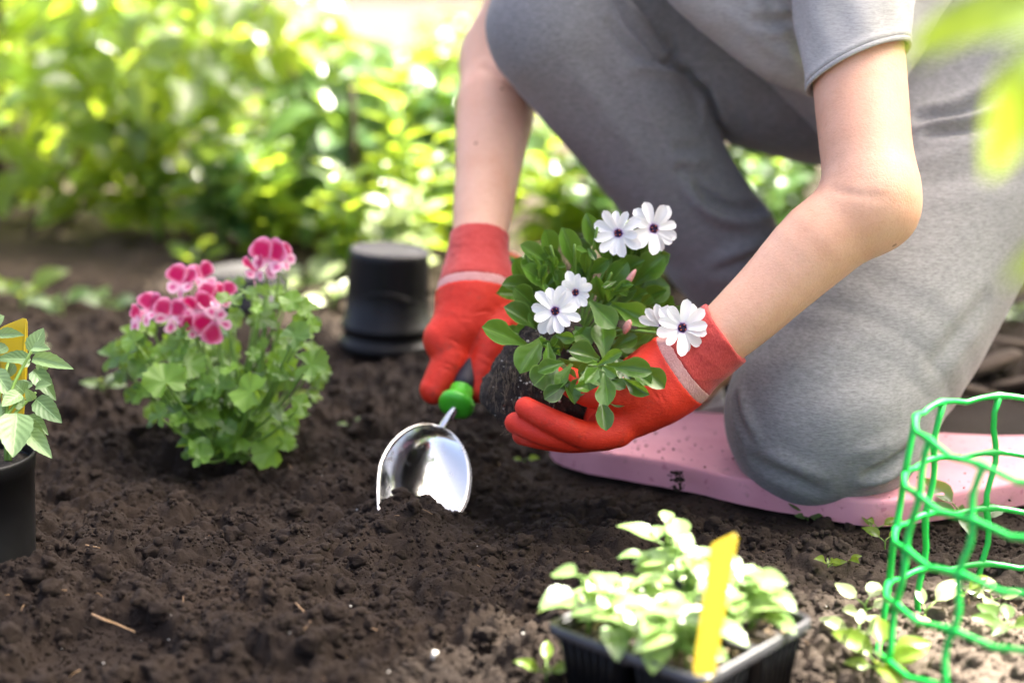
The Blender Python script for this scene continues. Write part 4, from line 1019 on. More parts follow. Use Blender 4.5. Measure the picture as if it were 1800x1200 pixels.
# ------------------------------------------------------------------ mint in a black pot, with a yellow label
def pot_profile(rt, rb_, h, wall=.0016, lip=.004):
    return [(.0001, .002), (rb_*.96, .002), (rb_, .004), (rb_+(rt-rb_)*.45, h*.45), (rt-.001, h-.014), (rt, h-.013), (rt+lip*.6, h-.012), (rt+lip*.7, h), (rt+lip*.3, h+.001), (rt-wall, h-.001), (rt-wall-.001, h-.012)]
mp = onsoil(-36, 985); mint = thing('mint_pot', mp, 'mint plant in a black plastic pot at the left edge', 'potted plant')
Mm = Matrix.Translation(mp-UP*.006)
MB().lathe([(.0001, .0), (.047, .0), (.050, .003), (.0515, .012), (.0512, .0125), (.0535, .055), (.0555, .095), (.0565, .0955), (.0575, .108), (.0573, .1105), (.056, .111), (.0550, .108), (.0545, .10)], 48, Mm).build('pot', M_pot, mint)
MB().lathe([(.0545, .098), (.04, .101), (.02, .0995), (.0001, .102)], 24, Mm).build('potting_soil', M_root, mint)
def Zm(x, y): return x/4.285, 540+y/4.285
ML = [(240,350,320,155,112,1.58,1.58),(245,385,522,435,92,1.57,1.55),(235,395,-30,365,84,1.57,1.56),(250,475,392,640,104,1.58,1.56),(130,795,95,1108,195,1.54,1.51),(270,690,445,850,122,1.55,1.535),(215,815,355,930,72,1.56,1.55),
      (205,865,332,992,82,1.55,1.54),(190,920,382,1120,104,1.54,1.52),(-20,215,152,190,74,1.60,1.58),(-40,480,78,650,112,1.56,1.54),(185,645,108,560,102,1.56,1.55),(155,650,15,735,92,1.55,1.53),(245,305,355,300,70,1.565,1.55),
      (110,425,50,520,80,1.60,1.60),(60,300,-60,330,80,1.59,1.58),(230,560,130,640,90,1.57,1.56),(270,600,370,570,60,1.56,1.55),(-60,120,20,60,90,1.62,1.62),(-100,700,-30,900,130,1.54,1.52),(60,760,-80,860,110,1.55,1.54),(250,700,200,620,60,1.55,1.54),
      (-160,400,-60,300,120,1.58,1.57),(-250,500,-150,650,130,1.56,1.55),(-220,300,-300,180,120,1.58,1.58),(-300,600,-420,720,130,1.56,1.55),(-350,400,-480,350,120,1.58,1.58),(-150,820,-250,1000,140,1.55,1.53),(-400,800,-500,980,140,1.55,1.53),(-200,100,-120,-20,100,1.6,1.6),
      (225,430,140,395,60,1.575,1.57),(330,480,300,380,70,1.58,1.575),(180,740,90,690,80,1.55,1.545),(40,640,120,720,70,1.56,1.55)]
for i, (a, b_, c_, e_, w, d0, d1) in enumerate(ML):
    rn = random.Random(i+50); b = P(*Zm(a, b_), d0+.045); tp = P(*Zm(c_, e_), d1+.045)
    leaf(L_mint[i % 4], mint, b, tp, w/4.285/FPX*d1*1.4, Vector((rn.uniform(-.3, .3), -.75, .75)))
mtop = mp+UP*.098
for (a, b_, d) in ((240, 320, 1.61), (150, 680, 1.59), (-40, 200, 1.63), (-250, 300, 1.62), (-350, 600, 1.6), (60, 420, 1.63), (270, 640, 1.605)):
    q = P(*Zm(a, b_), d); stem(mint, [q, lerp(q, mtop, .5)+Vector((.006, 0, .004)), mtop+Vector(((a+50)/9000, 0, 0))], .0013, .0022)
def plate(name, pts, thick, n, mat, label, cat, group):
    """a flat plant label of real thickness with a softened edge"""
    n = Vector(n).normalized(); k = len(pts); c = sum(pts, Vector())/k
    v = []; 
    for s, o in ((.985, -.5), (1, -.3), (1, .3), (.985, .5)): v += [c+(p-c)*s+n*thick*o for p in pts]
    f = [tuple(range(k))[::-1], tuple(3*k+i for i in range(k))]+[(q*k+i, q*k+(i+1) % k, (q+1)*k+(i+1) % k, (q+1)*k+i) for q in range(3) for i in range(k)]
    return tag(obj(name, make_mesh(name, v, f, mat, smooth=False)), label, cat, group)
d = 1.655
plate('plant_label', [P(-2, 578, d), P(8, 572, d), P(40, 559, d), P(46, 560, d), P(48.5, 566, d), P(49, 640, d), P(40, 760, d-.01), P(30, 800, d-.01), P(12, 800, d-.01), P(2, 700, d)], .0011, (.1, -1, .2), M_yellow, 'yellow plastic plant label standing in the mint pot', 'plant label', 'yellow plant labels')

# ------------------------------------------------------------------ upturned black pots
up = onsoil(680, 606); upot = thing('upturned_pot', up, 'tall black plastic pot standing upside down behind the trowel', 'plant pot', 'upturned black pots')
Mu = Matrix.Translation(up) @ Matrix.Rotation(R(2.5), 4, 'Y')
MB().lathe([(.0615, -.004), (.0645, -.004), (.0655, .002), (.0655, .009), (.0640, .0105), (.0610, .0115), (.0605, .026), (.0640, .0275), (.0640, .0325), (.0585, .036), (.0565, .08), (.0545, .124), (.0545, .131), (.0520, .1345), (.047, .1345), (.0455, .132), (.030, .1315), (.0285, .1335), (.0001, .1335)], 56, Mu).build('pot_body', M_pot, upot)
nd = []
for a in np.linspace(-.62, .62, 15): nd.append(Mu @ Vector((.0598*math.sin(a-.0)*1.0, -.0598*math.cos(a), .090+.013*math.cos(a*2.2)-.018)))
MB().tube(nd, [.0006+.0016*math.sin(math.pi*i/14) for i in range(15)], 6).build('grip_ridge', M_pot, upot)
MB().lathe([(.0001, .1338), (.026, .1340), (.028, .1342), (.043, .1330), (.0445, .1326), (.0470, .1350), (.0515, .1350), (.0518, .1347)], 40, Mu).build('dusty_base', M_dust, upot)
lp = onsoil(432, 534); lpot = thing('upturned_pot', lp, 'low black pot with a dusty grey base lying upside down behind the pelargonium', 'plant pot', 'upturned black pots')
Ml = Matrix.Translation(lp) @ Matrix.Rotation(R(-3), 4, 'Y')
MB().lathe([(.067, -.004), (.071, .0), (.071, .010), (.068, .012), (.065, .048), (.062, .052), (.057, .053), (.055, .051), (.0001, .051)], 40, Ml).build('pot_body', M_pot, lpot)
MB().lathe([(.0001, .0516), (.052, .0516), (.0565, .0536), (.0618, .0526)], 32, Ml).build('dusty_base', M_dust, lpot)

# ------------------------------------------------------------------ seedling tray
c_l, c_f, c_r = G(953, 1088, .062), G(1238, 1190, .062), G(1440, 1092, .062)
tc = (c_l+c_r)/2; ex = ((c_f-c_l)+(c_r-(tc*2-c_f)))/2; ey = tc*2-c_f-c_l; ey = ((c_r-c_f)); TS = .5*((c_f-c_l).length+(c_r-c_f).length)
e1 = (c_f-c_l); e1.z = 0; e1.normalize(); e2 = UP.cross(e1); S2 = TS/2
tray_o = Vector((tc.x, tc.y, gz(tc.x, tc.y)-.004)); tray_o.z = -.002
tray = thing('seedling_tray', tray_o, 'black plastic seedling tray of four cells in the front', 'seedling tray')
def TL(a, b, z): return Vector((tc.x, tc.y, 0))+e1*a+e2*b+UP*z
def rrect(cx, cy, hw, rad, n=5):
    out = []
    for (sx, sy, a0) in ((1, 1, 0), (-1, 1, 90), (-1, -1, 180), (1, -1, 270)):
        for k in range(n): a = R(a0+90*k/(n-1)); out.append((cx+sx*(hw-rad)+rad*math.cos(a), cy+sy*(hw-rad)+rad*math.sin(a)))
    return out
for (i, j) in ((-1, -1), (1, -1), (-1, 1), (1, 1)):
    cx, cy = i*S2/2, j*S2/2; mb = MB(); rings = []
    for (hw, z) in ((S2/2*.70, .0), (S2/2*.72, .002), (S2/2*.93, .058), (S2/2*.955, .060), (S2/2*.90, .0585), (S2/2*.72, .010), (.004, .009)):
        ring = []
        for q, (a, b) in enumerate(rrect(cx, cy, hw, min(.010, hw*.5), 8)):
            fl = .0010*math.cos(q*math.pi) if .005 < z < .05 else 0
            ring.append(TL(a+fl, b+fl, z))
        rings.append(ring)
    n = len(rings[0]); vv = [p for r_ in rings for p in r_]
    mb.add(vv, [(k*n+q, k*n+(q+1) % n, (k+1)*n+(q+1) % n, (k+1)*n+q) for k in range(len(rings)-1) for q in range(n)])
    cell = mb.build('cell', M_pot, tray)
    for q in range(7):      # moulded ribs on the outer walls
        for (ox, oy, on) in ((0, -1, j < 0), (1, 0, i > 0), (-1, 0, i < 0), (0, 1, j > 0)):
            if not on: continue
            s = (q-3)*S2/2*.22
            lo_ = (cx+ox*S2/2*.735+abs(oy)*s*.80, cy+oy*S2/2*.735+abs(ox)*s*.80); hi_ = (cx+ox*S2/2*.93+abs(oy)*s, cy+oy*S2/2*.93+abs(ox)*s)
            MB().tube([TL(*lo_, .004), TL(*hi_, .054)], .0012, 5).build('rib', M_pot, cell)
    mb = MB(); m = 13; hw = S2/2*.90; vv = []
    for a in range(m):
        for b in range(m):
            x, y = cx-hw+2*hw*a/(m-1), cy-hw+2*hw*b/(m-1); vv.append(TL(x, y, .050+.003*float(fbm(np.array([x]), np.array([y]), .2, 90, 3)[0])))
    mb.add(vv, [(a*m+b, (a+1)*m+b, (a+1)*m+b+1, a*m+b+1) for a in range(m-1) for b in range(m-1)]); mb.build('compost', M_root, tray)
M_rimp = plain_mat('black_rim_plastic', (.035, .035, .04), .30, .6, .3, 40)
for kk, off in enumerate((0,)):
    o_ = rrect(0, 0, S2*1.03, .012, 8); i_ = rrect(0, 0, S2*.965, .010, 8); n = len(o_); mb = MB(); dip = lambda a, b: .0035*math.exp(-(min(abs(a), abs(b))/.012)**2)
    vv = [TL(a, b, .055) for a, b in o_]+[TL(a, b, .0615-dip(a, b)) for a, b in o_]+[TL((a+c)/2, (b+e_)/2, .0632-dip(a, b)) for (a, b), (c, e_) in zip(o_, i_)]+[TL(a, b, .0612-dip(a, b)) for a, b in i_]+[TL(a, b, .054) for a, b in i_]
    mb.add(vv, [(k*n+q, k*n+(q+1) % n, (k+1)*n+(q+1) % n, (k+1)*n+q) for k in range(4) for q in range(n)]); mb.build('rim', M_rimp, tray)
for (a, b) in ((1, 0), (0, 1)):
    mb = MB(); w = .004; L = S2*.965
    q = [(-L, -w), (L, -w), (L, w), (-L, w)] if a else [(-w, -L), (w, -L), (w, L), (-w, L)]
    zt = .0600 if a else .0594
    vv = [TL(x, y, zt) for x, y in q]+[TL(x, y, .050) for x, y in q]; mb.add(vv, [(0, 1, 2, 3), (0, 4, 5, 1), (1, 5, 6, 2), (2, 6, 7, 3), (3, 7, 4, 0)]); mb.build('divider', M_rimp, tray, False)
v, f = [], []
gp_ = np.array([tuple(TL(rng.uniform(-S2, S2)*.86, rng.uniform(-S2, S2)*.86, .0535)) for _ in range(420)]); v, f = scatter(gp_, .0012+.0018*rng.random(420)**2, ICO_V, ICO_F)
M_grit = plain_mat('pale_grit', (.34, .25, .17), .9, .3, .6, 300); tag(obj('vermiculite', make_mesh('vermiculite', v, f, M_grit, smooth=False), tray), kind='stuff')
names = {(-1, -1): 'broad-leaved seedling in the left cell of the black tray', (1, -1): 'broad-leaved seedling in the front cell of the black tray, beside the yellow label', (-1, 1): 'broad-leaved seedling in the rear cell of the black tray', (1, 1): 'broad-leaved seedling in the right cell of the black tray'}
rs = random.Random(21)
for (i, j), lab in names.items():
    base = TL(i*S2/2, j*S2/2, .050); sd_ = thing('seedling', base, lab, 'seedling', 'seedlings in the black tray')
    for p_ in range(5):
        b0 = base+e1*rs.uniform(-.017, .017)+e2*rs.uniform(-.017, .017); top = b0+Vector((rs.uniform(-.014, .014), rs.uniform(-.004, .016), rs.uniform(.026, .050)+(.012 if (i, j) == (-1, 1) else 0)))
        stem(sd_, [b0, lerp(b0, top, .5)+Vector((.003, 0, 0)), top], .0016, .0012, n=6, sides=6)
        a0 = rs.uniform(0, 6.28)
        for lv_ in range(3):
            nl = 2; bz = lerp(b0, top, .45+.275*lv_)
            for q in range(nl):
                a = a0+lv_*1.57+q*math.pi+rs.uniform(-.3, .3); L = rs.uniform(.024, .039)*(1 if lv_ < 2 else .75); el = rs.uniform(.0, .55)
                dr = Vector((math.cos(a)*math.cos(el), math.sin(a)*math.cos(el), math.sin(el)))
                bb = bz+dr*.005; MB().tube([bz, bb], .0010, 5).build('leaf_stalk', M_stem, sd_)
                leaf(rs.choice(L_seed), sd_, bb, bb+dr*L, L*rs.uniform(.62, .78), UP-dr*dr.z+Vector((rs.uniform(-.3, .3), rs.uniform(-.5, .1), 0)))
c0, c1 = P(1236, 1178, 1.225), P(1276, 934, 1.258); axl = (c1-c0).normalized(); sdv = Vector((1, .15, .22)); sdv = (sdv-axl*sdv.dot(axl)).normalized(); hw = .0092
plate('plant_label', [c0-sdv*hw*.8, c0-sdv*hw*.1-axl*.016, c0+sdv*hw*.5-axl*.012, c0+sdv*hw*.9, c1+sdv*hw-axl*.004, c1+sdv*(hw-.0015)-axl*.001, c1+sdv*(hw-.003), c1-sdv*(hw-.002)-axl*.010, c1-sdv*hw-axl*.013], .0022, axl.cross(sdv), M_yellow, 'yellow plastic plant label stuck upright in the seedling tray', 'plant label', 'yellow plant labels')

# ------------------------------------------------------------------ green netting cage
cg_top, cg_bot = P(1950, 782, 1.37), G(1925, 1180, 0.0); cg = thing('plant_cage', cg_bot, 'green plastic netting cage standing at the right edge', 'plant cage')
axc = (cg_top-cg_bot); hc = axc.length; axc.normalize(); cu = (Vector((1, 0, 0))-axc*axc.x).normalized(); cw = axc.cross(cu); NV = 14
def cage_pt(a, t):
    rad = .168+(.150-.168)*t; rad *= 1+.03*math.sin(2*a+1+t*2); return cg_bot+axc*(hc*t)+(cu*math.cos(a)+cw*math.sin(a))*rad+UP*(.034*math.sin(a)*(.3+.7*t))
for k in range(NV):
    a = 2*math.pi*(k+.25)/NV; MB().tube([cage_pt(a+.02*math.sin(i*1.3+k), i/14) for i in range(15)], [.0027*(1+.22*math.exp(-(((i/14*4) % 1-.0)/.12)**2)) for i in range(15)], 8).build('upright_wire', M_cage, cg)
for lv_ in range(5):
    t = .02+.245*lv_; t = min(t, 1.0); pts = []
    for k in range(112):
        a = 2*math.pi*k/112; q = cage_pt(a, t); knot = math.exp(-((((a/(2*math.pi)*NV-.25) % 1)-.5)**2)/.3)
        pts.append(q+UP*(-.004*(1-abs(math.cos(a*NV/2-.25*math.pi)))))
    MB().tube(pts, [.0025+.0012*max(0, math.cos(2*math.pi*((k/112*NV-.25) % 1)))**6 for k in range(112)], 8, closed=True).build('ring_wire', M_cage, cg)

# ------------------------------------------------------------------ small weeds, twigs, bark
rw = random.Random(33)
def weed(px, py, size, n, label, mats=L_broad, spread=1.0, hgt=.6, name='weed', rise=.5):
    b = onsoil(px, py, -.002); w = thing(name, b, label, 'weed', 'weeds in the soil')
    for k in range(n):
        a = 6.283*k/n+rw.uniform(-.5, .5); el = rise*rw.uniform(.4, 1.4); L = size*rw.uniform(.6, 1.1)
        dr = Vector((math.cos(a)*math.cos(el)*spread, math.sin(a)*math.cos(el)*spread, math.sin(el))); top = b+UP*size*hgt*rw.uniform(.3, 1)
        q = top+dr*L*.4; stem(w, [b, lerp(b, top, .6), top, q], size*.035, size*.02, n=6, sides=5)
        leaf(rw.choice(mats), w, q, q+dr*L, L*rw.uniform(.45, .65), UP*.8+Vector((0, -.6, 0)))
    return w
WD = [(1420, 915, .016, 7, 'tiny green weed tuft against the front edge of the pink pad', L_broad), (1152, 948, .013, 2, 'small two-leaved weed sprout just behind the tray seedlings', L_broad), (1455, 1003, .014, 5, 'small star-shaped weed between the tray and the cage', L_lance), (1488, 995, .013, 4, 'little upright weed sprout left of the cage', L_lance),
      (1540, 940, .018, 3, 'thin grassy weed near the front corner of the pad', L_lance), (1555, 968, .02, 2, 'grassy blade curving up beside the cage', L_lance), (1520, 1088, .027, 5, 'pale broad-leaved weed sprawling on the sunlit dry soil', L_pale), (1508, 1125, .022, 4, 'low whitish weed by the right corner of the tray', L_pale), (1545, 1188, .03, 9, 'bright yellow-green weed clump at the bottom edge by the cage', L_fore),
      (1690, 935, .034, 5, 'leafy weed behind the cage against the pad', L_broad), (1625, 1095, .028, 3, 'round-leaved weed seen through the cage wires', L_pale), (1745, 1065, .024, 4, 'thin-stemmed weed seedling inside the cage', L_pale), (1768, 1115, .028, 6, 'leafy weed at the foot of the cage', L_broad), (1690, 1060, .024, 3, 'yellowish weed sprout in the middle of the cage', L_fore),
      (616, 752, .010, 2, 'tiny green sprout beside the trowel blade', L_broad), (922, 815, .013, 2, 'bright little sprout left of the pad corner', L_fore), (985, 1037, .010, 3, 'wispy sprout in the soil beyond the tray', L_lance), (180, 690, .022, 5, 'small green weed left of the pelargonium', L_broad), (512, 712, .014, 2, 'single round sprout right of the pelargonium', L_fore),
      (40, 545, .05, 7, 'blurred grassy weed behind the yellow mint label', L_lance), (110, 560, .035, 6, 'blurred weed clump on the bare soil at the left', L_broad), (190, 548, .03, 6, 'blurred low weed beyond the pelargonium', L_broad), (60, 620, .02, 4, 'blurred small weed at the left beyond the mint', L_pale), (540, 520, .045, 8, 'pale weed between the low pot and the tall pot', L_pale), (585, 545, .035, 6, 'pale-leaved weed touching the tall upturned pot', L_pale), (345, 472, .04, 6, 'dim green weed behind the pelargonium flowers', L_bush), (960, 1195, .02, 4, 'green weed tip at the bottom edge left of the tray', L_fore), (1780, 570, .03, 6, 'green weed behind the kneeling thigh', L_broad)]
for q in WD: weed(q[0], q[1], q[2]*1.1, q[3], q[4], q[5])
def twig(pts, r, label, mat=M_straw):
    w = [onsoil(a, b, r*.8+.002) for a, b in pts]; return tag(MB().tube(curve_pts(w, 10), [r*(1-.5*i/9) for i in range(10)], 6).build('twig', mat), label, 'twig', 'twigs on the soil')
twig([(150, 1079), (180, 1093), (205, 1102), (238, 1116)], .0013, 'thin tan twig at the edge of the round dent in the soil')
twig([(520, 1064), (545, 1092), (535, 1110)], .0006, 'hair-thin pale root lying on the soil at centre bottom'); twig([(640, 1106), (662, 1112)], .0012, 'short reddish twig in the soil left of the tray')
twig([(150, 962), (176, 967)], .0008, 'short straw piece lying right of the mint pot'); twig([(60, 1040), (118, 1042)], .0010, 'brown twig half buried under the mint pot')
twig([(250, 660), (262, 682)], .001, 'pale straw stub left of the pelargonium stem')
mb = MB()
for k in range(90):
    x_, y_ = [float(q[0]) for q in ground_pts(1, 1.2, 2.4)]
    if on_pad(x_, y_): continue
    a_ = rw.uniform(0, 6.28); l_ = rw.uniform(.003, .011); q0 = Vector((x_, y_, gz(x_, y_)+.0012)); x2, y2 = x_+l_*math.cos(a_), y_+l_*math.sin(a_); q1 = Vector((x2, y2, gz(x2, y2)+rw.uniform(.001, .003)))
    mb.tube([q0, lerp(q0, q1, .5)+UP*.0006, q1], rw.uniform(.0002, .0005), 4)
tag(mb.build('straw_bits', M_straw), 'scattered bits of dry straw and root on the soil', 'straw', kind='stuff')
chip = tag(MB().tube([onsoil(760, 1162, .002), onsoil(764, 1158, .006), onsoil(770, 1154, .004)], [.0015, .0028, .0012], 6).build('pebble', M_perl), 'small white pebble on the dark soil at the bottom', 'pebble', 'pebbles')
for i, (px, py, L, W, a, lab) in enumerate(((1745, 645, .09, .03, .4, 'largest pale chunk of bark behind the kneeling thigh'), (1700, 690, .10, .028, .1, 'dark bark strip low behind the thigh'), (1790, 680, .07, .03, -.5, 'bark chunk at the right edge'), (1690, 640, .06, .02, .9, 'small bark chip close behind the thigh'), (1775, 610, .08, .025, .2, 'brown bark chip higher at the right edge'))):
    b = onsoil(px, py, .006); rr_ = random.Random(i); q = ICO2_V*(1+.30*vnoise(ICO2_V[:, 0]*2+i*3, ICO2_V[:, 1]*2, ICO2_V[:, 2]*2))[:, None]
    q = np.clip(q, -.72, .72)*np.array([L*.62, W*.8, .0065]); ca, sa = math.cos(a), math.sin(a); tl = rr_.uniform(-.35, .35)
    q = np.stack([q[:, 0]*ca-q[:, 1]*sa, q[:, 0]*sa+q[:, 1]*ca, q[:, 2]+q[:, 0]*tl], 1)+np.array(b)
    o = obj('bark_piece', make_mesh('bark_piece', q, ICO2_F, M_bark, smooth=False))
    tag(o, lab, 'bark', 'bark pieces at the right')
# ------------------------------------------------------------------ background planting
rb_ = random.Random(77)
def fill_leaves(name, parent, mats, pts, size, ratio, mat, face=Vector((0, -.4, .8))):
    """many leaves of one plant as one mesh"""
    base = [(np.array([tuple(v.co) for v in m.vertices]), np.array([tuple(p.vertices) for p in m.polygons])) for m in mats]
    V_, F_ = [], []; o = 0
    for p in pts:
        bv, bf = base[rb_.randrange(len(base))]; L = size*rb_.uniform(.6, 1.15); a = rb_.uniform(0, 6.283); el = rb_.uniform(-.7, .4)
        dr = Vector((math.cos(a)*math.cos(el), math.sin(a)*math.cos(el), math.sin(el))); hint = face+Vector((rb_.uniform(-.6, .6), rb_.uniform(-.6, .6), rb_.uniform(-.3, .3)))
        Mx = np.array(place(Vector(p), Vector(p)+dr*L, hint, L*ratio))
        V_.append(bv@Mx[:3, :3].T+Mx[:3, 3]); F_.append(bf+o); o += len(bv)
    return tag(obj(name, make_mesh(name, np.concatenate(V_), np.concatenate(F_), mat), parent), kind='stuff')
def simple(mats, nt=4, ns=2):
    return mats
S_bush = [sheet('leaf_small', p_ov2, M_bush, 4, 2, .25, .15+.1*k, .03, seed=k+130) for k in range(3)]
S_broad = [sheet('leaf_small', p_oval, M_bush2, 4, 2, .25, .15+.1*k, .03, seed=k+140) for k in range(3)]
S_lance = [sheet('leaf_small', p_lance, M_bush, 4, 2, .25, .2+.1*k, .03, seed=k+150) for k in range(3)]
def shrub(x, y, w, h, size, ratio, label, name='shrub', hero=L_bush, small=S_bush, mat=M_bush, nfill=300, nhero=60, group='shrubs behind the bed', stems=9, low=.0, stemmat=M_bark):
    b = Vector((x, y, gz(x, y))); s = thing(name, b, label, 'shrub', group)
    tips = []
    for k in range(stems):
        a = rb_.uniform(0, 6.28); q = rb_.uniform(.2, 1); t = b+Vector((math.cos(a)*w*.5*q, math.sin(a)*w*.4*q, h*rb_.uniform(.75, 1.05))); tips.append(t)
        stem(s, [b+Vector((math.cos(a)*.04, math.sin(a)*.04, -.02)), lerp(b, t, .5)+Vector((0, 0, h*.08)), t], .006, .0025, stemmat, 8, 'stem', 6)
    def pt(front=False):
        while True:
            u_, v_, z_ = rb_.uniform(-1, 1), rb_.uniform(-1, 1), rb_.uniform(low, 1)
            wz = (.55+.45*math.sin(math.pi*min(1, z_*1.05)))*(1 if z_ > .15 else .7)
            if u_*u_+v_*v_ > wz*wz: continue
            if front and v_ > -.25*wz: continue
            if rb_.random() > .35+.65*(.5+.5*float(vnoise(np.array([(x+u_*w*.5)*7]), np.array([(y+v_*w)*7]), z_*h*7)[0]))*1.3: continue
            return (x+u_*w*.5, y+v_*w*.42, b.z+z_*h)
    fill_leaves('foliage', s, small, [pt() for _ in range(nfill)], size, ratio, mat)
    for k in range(nhero):
        p = Vector(pt(True)); L = size*rb_.uniform(.8, 1.25); a = rb_.uniform(0, 6.283); el = rb_.uniform(-.8, .3)
        dr = Vector((math.cos(a)*math.cos(el), -abs(math.sin(a))*math.cos(el), math.sin(el)))
        leaf(rb_.choice(hero), s, p, p+dr*L, L*ratio, Vector((rb_.uniform(-.5, .5), -.4, .8)))
    return s
shrub(-1.0, 3.30, .95, .58, .092, .62, 'leafy raspberry-like shrub at the far left edge')
shrub(-.60, 3.22, .80, .50, .092, .62, 'bright green leafy shrub second from the left behind the bed')
shrub(-.24, 3.12, .56, .33, .10, .60, 'broad-leaved shrub behind the pelargonium flowers', hero=L_broad, small=S_broad, mat=M_bush2, nfill=170, nhero=60)
shrub(-1.05, 4.3, 1.1, .58, .095, .62, 'tall leafy shrub in the middle distance on the left')
shrub(-1.6, 4.8, 1.2, .7, .095, .62, 'large shrub far back at the left')
shrub(-.10, 3.3, .36, .28, .09, .60, 'shrub with drooping leaves above the tall upturned pot', nfill=170, nhero=40)
shrub(-1.3, 5.9, 1.2, .62, .075, .62, 'distant sunlit shrub at the upper left', nhero=20)
shrub(.45, 3.35, .55, .42, .085, .6, 'dark broad-leaved shrub seen between the arm and the raised shin', hero=L_broad, small=S_broad, mat=M_bush2, nfill=240, nhero=50)
shrub(.95, 3.5, .8, .5, .08, .6, 'green shrub hidden behind the raised leg', hero=L_broad, small=S_broad, mat=M_bush2, nfill=300, nhero=30)
shrub(1.5, 3.3, .8, .6, .08, .6, 'green shrub behind the kneeling person on the right', nfill=300, nhero=20)
shrub(.75, 5.2, .7, .30, .07, .6, 'low green shrub beside the pale path', nfill=240, nhero=20)
shrub(-.25, 5.6, .5, .12, .07, .6, 'small low shrub in front of the pale path', nfill=150, nhero=20)
shrub(-.12, 6.1, .5, .22, .07, .6, 'little sunlit shrub standing on the near edge of the pale path', nfill=110, nhero=15)
shrub(-.1, 11.6, 3.0, .7, .10, .6, 'wide shrub beyond the pale path', nfill=900, nhero=0)
shrub(2.6, 10.4, 3.0, 1.2, .10, .6, 'wide shrub beyond the path at the right', nfill=700, nhero=0)
shrub(-3.2, 9.6, 3.0, 1.3, .10, .6, 'wide shrub beyond the path at the left', nfill=900, nhero=0)
# lance-leaved perennial with sunlit blades, left of the far arm
def perennial(px, py, d, h, n, L, label, mats, W, name='perennial', spread=.5):
    g = G(px, py); b = Vector((g.x, g.y, gz(g.x, g.y))); s = thing(name, b, label, 'plant', 'perennials behind the pots')
    for k in range(n):
        a = rb_.uniform(0, 6.28); top = b+Vector((math.cos(a)*h*.28*spread, math.sin(a)*h*.28*spread, h*rb_.uniform(.6, 1.05)))
        stem(s, [b, lerp(b, top, .5)+Vector((.005, 0, 0)), top], .0035, .002, n=7, sides=6)
        for q in range(9):
            t = .25+.75*q/8; c = lerp(b, top, t); aa = q*2.4+a; el = .15+.55*t; dr = Vector((math.cos(aa)*math.cos(el), math.sin(aa)*math.cos(el), math.sin(el)))
            l_ = L*rb_.uniform(.7, 1.1)*(1.1-.35*t); leaf(rb_.choice(mats), s, c, c+dr*l_, l_*W, UP+Vector((0, -.3, 0))-dr*.2)
perennial(640, 480, 2.9, .24, 5, .07, 'leafy plant with sunlit blades left of the tall pot', L_bush, .55)
perennial(480, 462, 2.9, .20, 6, .07, 'leafy plant above the tall pelargonium bloom', L_bush, .6)
perennial(390, 455, 2.9, .22, 6, .08, 'broad-leaved plant above the left pelargonium blooms', L_broad, .6)
perennial(280, 440, 2.9, .22, 6, .07, 'leafy plant at the foot of the left shrubs', L_bush, .6)
perennial(735, 480, 2.9, .30, 5, .085, 'lance-leaved plant with bright sunlit blades left of the arm', L_lance, .34)
perennial(690, 445, 3.0, .36, 4, .085, 'taller lance-leaved plant behind the tall pot', L_lance, .34)
perennial(665, 520, 2.7, .20, 5, .055, 'plant with sun glare coloured into its leaves right behind the upturned pot', L_pale, .62)
perennial(725, 515, 2.7, .18, 4, .055, 'plant with sunlight coloured into its leaves right of the upturned pot', L_pale, .62)
perennial(790, 455, 2.9, .22, 4, .08, 'lance-leaved plant just left of the red cuff', L_lance, .4)
perennial(985, 480, 2.8, .26, 5, .09, 'bright lance-leaved plant between the arm and the shin', L_lance, .42)
perennial(1060, 475, 2.8, .22, 5, .09, 'broad-leaved plant behind the daisy flowers', L_broad, .6)
perennial(1190, 520, 2.6, .12, 4, .06, 'low pale-leaved plant in front of the shin', L_pale, .6)
perennial(1340, 500, 2.9, .2, 4, .08, 'green plant seen in the gap under the raised thigh', L_broad, .6)
perennial(600, 500, 2.8, .2, 4, .06, 'low leafy plant left of the tall pot', L_bush, .6)
for i, (pts, r, lab) in enumerate((([(235, 125), (150, 250), (60, 420)], .008, 'leaning brown stem crossing the shrubs at the left'), ([(300, 190), (200, 300), (95, 410)], .007, 'second leaning brown stem beside it'))):
    q = [P(a, b, 3.15) for a, b in pts]; q[-1] = G(pts[-1][0]-20, 425)+Vector((0, 0, -.01))
    tag(MB().tube(curve_pts(q, 10), [r*(.6+.05*k) for k in range(10)], 8).build('bare_stem', M_bark), lab, 'stem', 'bare stems')
stk = G(625, 470); tag(MB().tube(curve_pts([stk-UP*.02, stk+UP*.15, stk+UP*.31], 8), .006, 8).build('garden_stake', M_bark), 'thin brown garden stake behind the tall upturned pot', 'stake')

# unseen hedge shrubs added on the right to cut sky light from there
for q in ((2.7, .3, 'added unseen hedge shrub blocking sky light at the right, nearest the camera'), (2.9, 1.7, 'added unseen hedge shrub blocking sky light beside the person'), (3.1, 3.1, 'added unseen hedge shrub blocking sky light behind the person')):
    shrub(q[0], q[1], 1.9, 2.5, .15, .6, q[2], nfill=1500, nhero=0, group='added light-blocking hedge at the right', name='added_hedge_shrub')
